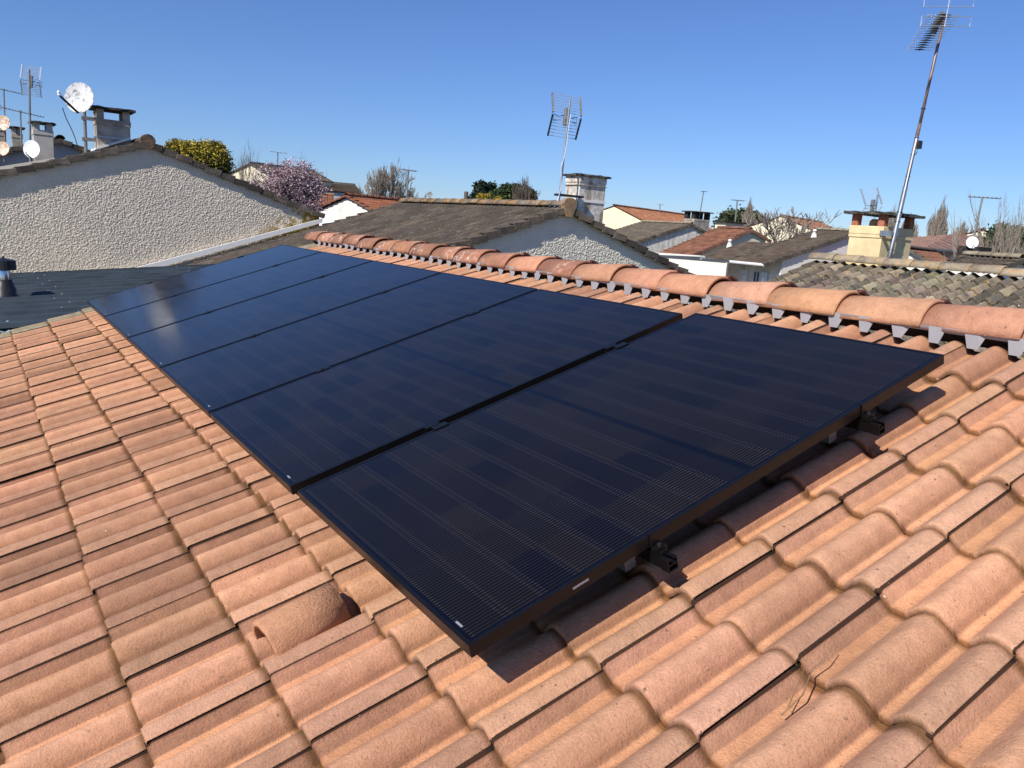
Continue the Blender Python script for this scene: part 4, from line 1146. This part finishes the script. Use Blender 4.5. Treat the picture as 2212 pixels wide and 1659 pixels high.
# shutters and windows on the eave wall of the shuttered house
wp = j0 + lj * (JW - 1.1)
def onw(x, y, off=0.): return onplane(x, y, lj, wp + lj * off)
for (x0, x1, y0, y1, nm) in ((170, 295, 1265, 1700, 'shutter'), (500, 610, 1310, 1700, 'shutter'), (385, 492, 1310, 1700, 'window')):
    a_ = onw(*px(x0, y0, *C2), .04); b_ = onw(*px(x1, y0 + (x1 - x0) * .09, *C2), .04)
    dd = b_ - a_; dd[2] = 0; zt3 = a_[2]
    if nm == 'shutter':
        m = MB(); m.prism([a_ - np.array([0, 0, 2.1]), b_ * [1, 1, 0] + np.array([0, 0, zt3 - 2.1]), b_ * [1, 1, 0] + np.array([0, 0, zt3]), a_], lj * .04); o_ = m.build('shutter', M['shutter'], hj)
        for zz in (.35, 1.0, 1.7):
            m = MB(); m.prism([a_ - np.array([0, 0, zz]) + lj * .04, b_ * [1, 1, 0] + np.array([0, 0, zt3 - zz]) + lj * .04, b_ * [1, 1, 0] + np.array([0, 0, zt3 - zz + .08]) + lj * .04, a_ - np.array([0, 0, zz - .08]) + lj * .04], lj * .025)
            m.build('brace', M['shutter'], o_)
    else:
        m = MB(); m.prism([a_ - np.array([0, 0, 1.9]), b_ * [1, 1, 0] + np.array([0, 0, zt3 - 1.9]), b_ * [1, 1, 0] + np.array([0, 0, zt3]), a_], lj * .02); o_ = m.build('window', plain('dark window glass', (.10, .11, .12), .1, mott=.1), hj)
        for t_ in (0, .46, .92):
            m = MB(); q_ = a_ + dd * t_; m.prism([q_ - np.array([0, 0, 1.9]), q_ + dd * .08 - np.array([0, 0, 1.9]), q_ + dd * .08, q_], lj * .05)
            m.build('frame', M['shutter'], o_)
cw_ = onw(*px(110, 1190, *C2), .1); m = MB(); m.lathe(cw_, [(0, .08), (.06, .06), (.09, 0), (.05, -.05), (0, -.06)], 10); m.build('wall_lamp', M['gutter'], hj, True)
# roof vents on the dark roofs
for (x, y, par) in ((1355, 730, hj), (1975 - 1991, 885, hj)):
    nj = lj * JS + np.array([0, 0, 1.]); p = onplane(*px(x, y, *C2), nj, j0); m = MB()
    m.lathe(p - np.array([0, 0, .1]), [(.16, 0), (.13, .14), (.08, .34), (.12, .36), (.08, .42), (0, .44)], 10); m.build('roof_vent', M['flashing'], par, True)
# I: cream house with orange roof behind bare tree
i0 = atd(*px(820, 392, *C2), 62)
wl, wr, sl_, L_ = gable_fit(i0, 20, px(130, 610, *C2), px(1380, 640, *C2), px(1480, 515, *C2))

gable_house('orange_roofed_house', 'cream and white gabled house with orange roof behind the bare pollarded tree', 'house', i0, 20, L_, wl, wr, sl_, M['orange tile'], M['render cream'], M['orange tile'], None, seed=65)
bb = atd(*px(70, 560, *C2), 50); tt_ = atd(*px(112, 150, *C2), 50)
yagi('roof_antenna', bb, tt_, 'far antenna mast beside the dark green tree, right of centre', (1, -.3), .8, 5, .5, M['mast grey'], mast_r=.04)
# L: brown hip roof on the right, with dish, white tower
def hip_roof(name, label, ridge0, ridge1, drop, run, over, tile, wall, wall_z=GROUND):
    h = thing(name, (ridge0[0], ridge0[1], GROUND), label, 'house')
    d = (ridge1 - ridge0); Ld = np.linalg.norm(d); d /= Ld; l = np.array([-d[1], d[0], 0])
    ze = ridge0[2] - drop
    c = [ridge0 - d * over + l * run, ridge0 - d * over - l * run, ridge1 + d * over - l * run, ridge1 + d * over + l * run]
    c = [np.array([q[0], q[1], ze]) for q in c]
    m = MB(); m.add(c + [ridge0, ridge1], [(0, 1, 4), (1, 2, 5, 4), (2, 3, 5), (3, 0, 4, 5)])
    for (A, B, P, Q) in ((c[1], c[2], ridge0, ridge1), (c[3], c[0], ridge1, ridge0), (c[0], c[1], ridge0, ridge0), (c[2], c[3], ridge1, ridge1)):
        n_ = int(np.linalg.norm(B - A) / .42); e = (B - A) / np.linalg.norm(B - A); Ltot = np.linalg.norm(B - A)
        inward = (P + Q) / 2 - (A + B) / 2; inward = inward - e * (inward @ e); rn_ = np.linalg.norm(inward); inward /= rn_
        i0_ = (P - A) @ e; i1_ = (Q - A) @ e
        for k in range(1, n_):
            t_ = k * Ltot / n_
            if t_ < i0_: f_ = t_ / i0_
            elif t_ > i1_: f_ = (Ltot - t_) / max(Ltot - i1_, 1e-6)
            else: f_ = 1
            q0 = A + e * t_; q1 = q0 + inward * rn_ * f_
            m.tube([q0, q1], .06, 5, False, (1.35, 1.3, 1.25) if k % 2 else (1.1, 1.1, 1.1))
    m.build('roof', tile, h)
    m = MB(); rw = run - .5; ow = over - .5
    w = [ridge0 - d * ow + l * rw, ridge0 - d * ow - l * rw, ridge1 + d * ow - l * rw, ridge1 + d * ow + l * rw]
    w = [np.array([q[0], q[1], wall_z]) for q in w]
    m.prism(w, (0, 0, ze - wall_z - .05)); m.build('wall', wall, h)
    m = MB(); m.tube(c + [c[0]], .09, 6); m.build('gutter', M['dark gutter'], h)
    return h
HA = math.radians(-32); hd = np.array([math.cos(HA), math.sin(HA), 0])
l0 = atd(*px(1040, 815, 2600, 540), 46)
q_ = atd(*px(440, 1050, 2600, 540), 41.5)
hip_roof('hip_roofed_house', 'low house with brown ribbed hipped roof at far right behind the yellow chimney', l0, l0 + hd * 4.2, max(.8, l0[2] - q_[2]), 4.6, 4.0, plain('brown ribbed tiles', (.20, .12, .095), .85, mott=.2, scale=4, tint=True), M['render white'])
# white house with orange hip beyond, partly behind the bare tree
w0 = atd(*px(1560, 722, 2600, 540), 54)
gable_house('cream_house', 'small cream house with orange tiled roof behind the bare tree at far right', 'house', w0, 30, 6., 4.0, 3.6, .33, M['orange tile'], M['render cream'], M['orange tile'], None, seed=67)
w1_ = atd(*px(1690, 960, 2600, 540), 44)
gable_house('white_annex', 'plain white building end just right of the far white dish', 'building', w1_, 30, 5., 3.2, 1.2, .05, M['brown tile'], M['render white'], M['brown tile'], None, seed=77)
# M: dark long roofs in front
C4 = (2600, 540)
m0 = atd(*px(2165, 1180, *C4), 24)
wl, wr, sl_, L_ = gable_fit(m0, 83, px(1860, 1312, *C4), None, px(1270, 1130, *C4), px(850, 1240, *C4))

hm, rm = gable_house('dark_low_house', 'low house with dark mossy roof and white gable at the right frame edge', 'house', m0, 83, L_, wl, 4.5, (sl_[0], .25), M['dark tile'], M['render white'], M['grey verge'], M['dark verge'], seed=68, detail=0)
n0 = atd(*px(330, 1022, *C4), 34)
wl, wr, sl_, L_ = gable_fit(n0, 20, None, px(730, 1250, *C4), px(1150, 1120, *C4))

hn, rn = gable_house('brown_tiled_house', 'white house with brown tiled roof just right of the yellow chimney', 'house', n0, 20, min(abs(L_), 12), 4., wr * 1.1, (.3, sl_[1]), M['brown tile'], M['render white'], M['slate brown tile'], M['slate brown tile'], seed=69, detail=0)
kx = sc_at(2100, 520, 20) 
dd_ = atd(*px(1375, 940, 2600, 540), 27.); rr2 = 27. * (11.2 / 1702)
dish('satellite_dish', dd_, rr2, (-.75, -.6, .25), 'white satellite dish on the dark chimney block at far right', M['dish white'])
m = MB(); q = atd(*px(1400, 1080, 2600, 540), 27.4); m.box((q[0] - .38, q[1] - .3, .2), (q[0] + .42, q[1] + .3, atd(*px(1400, 1010, 2600, 540), 27.4)[2])); m.build('chimney', M['soot'], hm)
b_ = atd(*px(1385, 850, 2600, 540), 27.6); t_ = atd(*px(1540, 215, 2600, 540), 27.6)
yagi('roof_antenna', b_ - np.array([0, 0, .6]), t_, 'leaning mast with yagi antenna above the white dish at far right', (1, -.9), .9, 8, .25, M['mast grey'], mast_r=.03)
# grid antenna beyond the yellow chimney
b_ = at(*pt(1195, 580, 2050, 400, 2.328), 'X', 22.); t_ = at(*pt(1215, 395, 2050, 400, 2.328), 'X', 22.)
grid_antenna('roof_antenna', b_ - np.array([0, 0, 2.0]), t_, 'far grid antenna visible just above the yellow chimney cap', True, (-.8, .3), .75, 1.05, mast_r=.03, boom=False, n=8)

# A: big cream house with brown roof behind the blossom tree
a0 = atd(*px(525, 422, *C3), 66)
wl, wr, sl_, L_ = gable_fit(a0, 20, px(185, 577, *C3), None, px(1540, 562, *C3), None, px(1870, 742, *C3))

ha, ra = gable_house('large_cream_house', 'large cream gabled house with brown roof behind the pink blossom tree', 'house', a0, 20, L_, wl * 1.3, wr, sl_, M['slate brown tile'], M['render cream'], M['slate brown tile'], M['slate brown tile'], seed=71, gable_mat=None)
b_ = atd(*px(955, 490, *C3), 70); t_ = atd(*px(962, 255, *C3), 70)
yagi('roof_antenna', b_ - np.array([0, 0, .8]), t_, 'small antenna mast on the brown roof behind the blossom tree', (1, .2), 1.6, 5, .4, M['aluminium'], mast_r=.05)
a2 = atd(*pt(960, 458, 650, 380, 2.949), 74)
wl, wr, sl_, L_ = gable_fit(a2, -20, None, None, pt(1150, 470, 650, 380, 2.949), None, pt(1220, 545, 650, 380, 2.949))

gable_house('grey_walled_house', 'grey walled house with dark brown roof just right of the blossom tree', 'house', a2 - np.array([math.cos(-.35), math.sin(-.35), 0]) * 3, -20, L_ + 3, 5., wr, (.3, sl_[1]), M['slate brown tile'], M['render blue grey'], M['slate brown tile'], None, seed=72)
o2_ = atd(*px(1870, 945, *C3), 50)
gable_house('low_orange_roofed_house', 'small low roof of orange tiles between the blossom tree and the white gable', 'house', o2_, 160, 5.5, 4., 4., .3, M['orange tile'], M['render blue grey'], M['orange tile'], None, seed=73)
# B: white gable, russet roof
b0_ = atd(*px(2080, 940, *C3), 34)
wl, wr, sl_, L_ = gable_fit(b0_, 20, px(1500, 1200, *C3), pt(1265, 665, 650, 380, 2.949), pt(1440, 602, 650, 380, 2.949))

gable_house('white_gabled_house', 'plain white gable with russet tiled roof left of the dark centre roof', 'house', b0_, 20, max(L_, 3.), wl, wr * 1.4, sl_, M['russet tile'], M['render white'], M['russet tile'], M['russet tile'], seed=74, verge_h=.07, side=.05)
# upturned dish on the verge by the flashing
dp = at(672 + 32, 478, 'Y', 16.9)
dish('satellite_dish', at(703, 481, 'Y', 17.3), .36, (-.35, -.5, .75), 'pale dish half hidden behind the dark roof edge below the white gable', M['dish white'], arm=False)
b_ = atd(*pt(1592, 600, 650, 380, 2.949), 30); t_ = atd(*pt(1612, 352, 650, 380, 2.949), 30)
yagi('roof_antenna', b_ - np.array([0, 0, 1.]), t_, 'slender mast antenna beside the round bare tree in the centre', (1, .2), .65, 5, .3, M['mast grey'], mast_r=.03)
dish('satellite_dish', atd(*pt(1797, 560, 650, 380, 2.949), 34), .12, (-.6, -.7, .2), 'small grey satellite dish on a pole above the lichened ridge', M['dish back'], mast=0.8)
m = MB(); q = atd(*pt(2112, 535, 650, 380, 2.949), 60); m.tube([(q[0], q[1], GROUND), q], .16, 8); tag(m.build('utility_pole', M['wood post']), 'short weathered wooden pole standing beyond the lichened ridge', 'pole')

# ================================================================== TREES
def bare_tree(name, label, base, top, spread, seed=1, levels=5, n1=7, mat=None, trunk_h=.25, r0=.16, col=None, group='bare trees behind the houses', upright=.35, nb=3, width=None, taper=0.):
    """leafless tree: trunk and a crown of branching twigs"""
    r = random.Random(seed); base = np.array(base, float); top = np.array(top, float)
    Ht = top[2] - base[2]
    t = thing(name, base, label, 'tree', group)
    m = MB(); th_ = Ht * trunk_h
    m.tube([base, base + np.array([0, 0, th_ * .6]), base + np.array([.02 * Ht * r.uniform(-1, 1), 0, th_ * 1.05])], [r0 * 1.2, r0, r0 * .85], 8); m.build('trunk', M['bark'], t)
    c = MB()
    cen = base + np.array([0, 0, th_]); Rz = Ht - th_
    dist_ = np.linalg.norm(base - CW); rmin = dist_ / (2800. if dist_ > 50 else 4200.)
    def grow(p, d, L, rad, lv):
        rad = max(rad, rmin)
        pts = [p]; n_ = 3; dd = d.copy()
        for i in range(n_):
            dd = dd + np.array([r.gauss(0, .13), r.gauss(0, .13), r.gauss(0, .05) + .05]); dd /= np.linalg.norm(dd)
            pts.append(pts[-1] + dd * L / n_)
        c.tube(pts, [rad, rad * .85, rad * .7, rad * .55], 4 if lv > 1 else 3, False)
        if lv <= 0: return
        for b in range(nb):
            f_ = r.uniform(.35, 1.) if b else 1.
            i = min(n_, max(1, int(round(f_ * n_)))); q = pts[i]
            ax_ = np.array([r.gauss(0, 1), r.gauss(0, 1), r.gauss(0, .6)]); ax_ -= dd * (ax_ @ dd); ax_ /= np.linalg.norm(ax_)
            an = math.radians(r.uniform(18, 42)) if b else math.radians(r.uniform(3, 15))
            nd = dd * math.cos(an) + ax_ * math.sin(an); nd[2] += upright * .4; nd /= np.linalg.norm(nd)
            grow(q, nd, L * r.uniform(.62, .82), rad * .6, lv - 1)
    for k in range(n1):
        a_ = 2 * math.pi * k / n1 + r.uniform(-.3, .3); tl = math.radians(r.uniform(8, 62)) * spread
        d = np.array([math.cos(a_) * math.sin(tl), math.sin(a_) * math.sin(tl), math.cos(tl)])
        grow(cen - np.array([0, 0, r.uniform(0, .15) * th_]), d, Rz * r.uniform(.26, .36), r0 * .45, levels)
    # fit the crown to its height
    V = np.array(c.v); zmax = np.percentile(V[:, 2], 99.2); k_ = (top[2] - cen[2]) / (zmax - cen[2])
    V = cen + (V - cen) * k_
    if width:
        rad = np.percentile(np.abs(V[:, :2] - cen[:2]), 97, axis=0).mean(); fz = np.clip((V[:, 2] - cen[2]) / (top[2] - cen[2]), 0, 1)[:, None]
        V[:, :2] = cen[:2] + (V[:, :2] - cen[:2]) * (width / 2 / rad) * (1 - taper * fz ** 1.5)
    V[:, :2] += (np.array(top[:2]) - base[:2]) * np.clip((V[:, 2:3] - cen[2]) / (top[2] - cen[2]), 0, 1)
    c.v = [tuple(q) for q in V]
    c.build('crown', mat or M['bark light'], t)
    return t

def leafy(name, label, blobs, base, cols, n=9000, size=.12, seed=1, trunk=.16, cat='tree', group=None, branches=None, fill=.75, bark=None, tops=None):
    """foliage of many small leaves in clumps spread through a few uneven volumes"""
    r = np.random.default_rng(seed); base = np.array(base, float)
    t = thing(name, base, label, cat, group)
    wts = np.array([b[1][0] * b[1][1] * b[1][2] for b in blobs]) ** .8; wts /= wts.sum()
    zlo = min(b[0][2] - b[1][2] for b in blobs); zhi = max(b[0][2] + b[1][2] for b in blobs)
    V = []; C = []
    # clump centres
    for (c, rad), w in zip(blobs, wts):
        c = np.array(c); rad = np.array(rad)
        nc = max(8, int(n * w / 42))
        d = r.normal(size=(nc, 3)); d /= np.linalg.norm(d, axis=1)[:, None]
        q = (r.random(nc) ** (1 / 3.) * (1 - fill) + fill) if fill < 1 else np.ones(nc)
        q = np.where(r.random(nc) < .3, r.random(nc), q) * (1 + r.normal(0, .07, nc))
        cc = c + d * rad * q[:, None]
        bright = r.normal(1, .2, nc)
        for i in range(nc):
            m_ = 42
            sp = r.normal(0, 1, (m_, 3)) * np.mean(rad) * .17
            P = cc[i] + sp
            nn = r.normal(size=(m_, 3)); nn[:, 2] += .4; nn /= np.linalg.norm(nn, axis=1)[:, None]
            a_ = np.cross(nn, r.normal(size=(m_, 3))); a_ /= np.linalg.norm(a_, axis=1)[:, None]; b_ = np.cross(nn, a_)
            s_ = size * r.uniform(.6, 1.3, (m_, 1))
            quad = np.stack([P - a_ * s_, P + b_ * s_ * .55, P + a_ * s_, P - b_ * s_ * .55], 1).reshape(-1, 3)
            V.append(quad)
            ci = cols[r.integers(len(cols))] * np.ones(3); hi = (P[:, 2] - (c[2])) / rad[2]
            col = np.array(cols)[r.integers(0, len(cols), m_)] * bright[i]
            if tops is not None:
                hz = (cc[i][2] - zlo) / (zhi - zlo); sel = r.random(m_) < np.clip((hz - .15) * 1.6, 0, .92) * (.4 + .6 * (bright[i] > .95))
                col[sel] = np.array(tops)[r.integers(0, len(tops), sel.sum())] * bright[i]
            C.append(np.repeat(np.clip(col, .004, 1), 4, 0))
    V = np.concatenate(V); C = np.concatenate(C); F = np.arange(len(V)).reshape(-1, 4)
    link('crown', V, F, M['leaf'], t, False, C)
    m = MB(); top_ = np.array(blobs[0][0])
    m.tube([base, base + (top_ - base) * .5 + np.array([.1, 0, 0]), top_], [trunk * 1.2, trunk, trunk * .4], 8)
    rb = random.Random(seed)
    for (c, rad) in blobs:
        s0 = base + (top_ - base) * rb.uniform(.45, .8)
        for _ in range(branches or 3):
            e = np.array(c) + np.array([rb.uniform(-.6, .6) * rad[0], rb.uniform(-.6, .6) * rad[1], rb.uniform(-.3, .7) * rad[2]])
            m.tube([s0, (s0 + e) / 2 + np.array([0, 0, .15]), e], [trunk * .5, trunk * .3, trunk * .1], 5)
    m.build('trunk', bark or M['bark'], t)
    return t

def P3(x, y, D): return atd(x, y, D)
def R3(x, y, D, rx, rz, ry=None):
    k_ = D / 1702 * 1.05; return (P3(x, y, D), (rx * k_, (ry or rx) * k_, rz * k_))
def gnd(x, y, D):
    p = atd(x, y, D); return np.array([p[0], p[1], GROUND])
# yellow-green evergreen left
leafy('evergreen_tree', 'dense evergreen tree with yellow flowering top above the roughcast gable', [R3(452, 350, 36, 33, 30), R3(437, 328, 36, 17, 14), R3(466, 326, 36, 16, 14), R3(415, 345, 36, 26, 26), R3(385, 320, 36, 20, 12), R3(404, 326, 36, 12, 10), R3(482, 345, 36, 10, 14), R3(366, 325, 36, 9, 9)], gnd(440, 350, 36),
      [(.07, .075, .022), (.04, .05, .018), (.10, .10, .03)], 42000, .045, 5, cat='tree', fill=.85, tops=[(.50, .38, .05), (.42, .33, .045), (.30, .25, .04)])
# blossom tree
leafy('blossom_tree', 'plum tree covered in pink blossom behind the left dark verge', [R3(635, 400, 30, 42, 40), R3(590, 395, 30, 38, 30), R3(670, 410, 30, 30, 36), R3(640, 372, 30, 34, 18), R3(655, 440, 30, 36, 28), R3(560, 405, 30, 22, 16)], gnd(640, 430, 30),
      [(.55, .39, .47), (.46, .32, .40), (.33, .22, .27), (.64, .52, .57), (.17, .12, .11)], 15000, .034, 7, trunk=.13, fill=.45, branches=14)
bare_tree('bare_tree', 'leafless tree with thin upright shoots in front of the large cream house', gnd(530, 380, 33), P3(533, 326, 33), .8, 8, 4, r0=.07, trunk_h=.5, mat=M['bark'], width=1.250)
bare_tree('bare_tree', 'leafless twiggy branches sticking out above the pink blossom', gnd(665, 400, 33), P3(665, 358, 33), .9, 9, 4, r0=.07, mat=M['bark'], width=1.210)
bare_tree('bare_tree', 'big rounded leafless tree in the middle beside the slender mast', gnd(836, 430, 62), P3(836, 362, 62), 1.5, 10, 5, n1=13, r0=.2, trunk_h=.62, upright=.04, width=3.334)
bare_tree('bare_tree', 'small reddish leafless tree right of the slender mast', gnd(903, 430, 60), P3(903, 420, 60), 1.2, 12, 4, n1=10, r0=.12, trunk_h=.62, upright=.15, mat=M['bark'], width=1.320)
bare_tree('bare_tree', 'low leafless thicket between the round bare tree and the mast', gnd(868, 430, 55), P3(868, 415, 55), 1.2, 13, 4, r0=.12, trunk_h=.6, upright=.15, mat=M['bark'], width=1.344)
# conifers
leafy('cedar_tree', 'cedar with flat spreading layered branches beyond the centre ridge', [R3(1047, 402, 75, 22, 4), R3(1040, 413, 75, 22, 4), R3(1055, 421, 75, 26, 6), R3(1050, 430, 75, 30, 8)], gnd(1050, 430, 75), [(.035, .06, .04), (.05, .075, .045), (.02, .035, .025)], 9000, .16, 21, fill=.3)
leafy('pine_tree', 'rounded dark green tree right of the cedar', [R3(1105, 418, 72, 26, 14), R3(1130, 422, 72, 22, 14), R3(1085, 425, 72, 20, 12)], gnd(1105, 430, 72), [(.05, .075, .03), (.03, .05, .02), (.07, .095, .035)], 14000, .15, 22, fill=.7)
leafy('yellow_shrub', 'bright yellow mimosa bush below the cedar', [R3(1043, 430, 58, 13, 9), R3(1078, 434, 58, 10, 6)], gnd(1050, 440, 58), [(.45, .33, .04), (.35, .26, .04), (.2, .17, .03)], 5000, .09, 23, cat='shrub')
bare_tree('bare_tree', 'leafless birch standing out above the rounded dark green tree', gnd(1132, 430, 64), P3(1132, 388, 64), .8, 24, 5, r0=.12, trunk_h=.5, mat=M['bark'], width=1.877)
leafy('round_tree', 'dark green rounded tree behind the red brown roof', [R3(1600, 478, 80, 36, 16), R3(1625, 482, 80, 24, 14), R3(1572, 486, 80, 20, 14)], gnd(1600, 480, 80), [(.06, .08, .035), (.04, .055, .025), (.085, .09, .05)], 15000, .17, 25, fill=.7)
bare_tree('bare_tree', 'tall leafless poplar shoots behind the dark green rounded tree', gnd(1622, 480, 74), P3(1621, 434, 74), .35, 26, 4, r0=.14, upright=1., trunk_h=.45, width=1.537, taper=.75, nb=4)
bare_tree('bare_tree', 'pale small tree at the left of the long orange roof', gnd(1297, 440, 80), P3(1300, 428, 80), 1.0, 27, 4, r0=.14, width=1.271)
bare_tree('pollarded_tree', 'wide leafless pollarded tree with arching branches in front of the orange roofed house', gnd(1682, 520, 48), P3(1678, 454, 48), 1.35, 28, 4, n1=9, r0=.06, trunk_h=.68, upright=.12, nb=3, width=4.6)
bare_tree('bare_tree', 'tall narrow leafless poplar at right with a dark nest', gnd(2032, 500, 85), P3(2040, 432, 85), .4, 29, 4, r0=.2, upright=1.6, trunk_h=.5, width=1.7, taper=.75, nb=4)
bare_tree('bare_tree', 'shorter leafless poplar just left of the tall narrow one', gnd(2018, 500, 86), P3(2022, 462, 86), .3, 30, 4, r0=.2, upright=1.4, trunk_h=.5, width=1.3, taper=.75, nb=4)
bare_tree('bare_tree', 'leafless poplar seen through and right of the yellow chimney', gnd(1968, 500, 80), P3(1968, 468, 80), .4, 31, 4, r0=.2, upright=1.4, trunk_h=.5, width=1.955, taper=.75, nb=4)
bare_tree('bare_tree', 'leafless tree seen between the mast and the yellow chimney pillars', gnd(1928, 500, 80), P3(1930, 452, 80), .4, 32, 4, r0=.2, upright=1.4, trunk_h=.5, width=1.467, taper=.75, nb=4)
bare_tree('bare_tree', 'low leafless tree between the poplar and the leaning mast', gnd(2085, 500, 90), P3(2082, 484, 90), .5, 33, 5, r0=.2, upright=1.2, trunk_h=.5, width=1.650)
bare_tree('bare_tree', 'large spreading leafless tree in front of the far right cream house', gnd(2150, 540, 32), P3(2155, 436, 32), 1.35, 34, 4, r0=.15, n1=8, trunk_h=.5, upright=.12, width=2.444)
bare_tree('bare_tree', 'leafless tree cut off by the right frame edge', gnd(2208, 540, 34), P3(2205, 430, 34), .9, 35, 4, r0=.12, trunk_h=.45, upright=.2, width=1.247)
leafy('hedge', 'dark green hedge at the right frame edge under the bare tree', [R3(2180, 520, 36, 30, 20), R3(2200, 530, 36, 30, 20), R3(2225, 525, 36, 26, 22)], gnd(2190, 540, 36), [(.04, .065, .025), (.025, .04, .018), (.06, .085, .03)], 14000, .08, 36, cat='hedge')

for o in bpy.data.objects:
    clean(o)
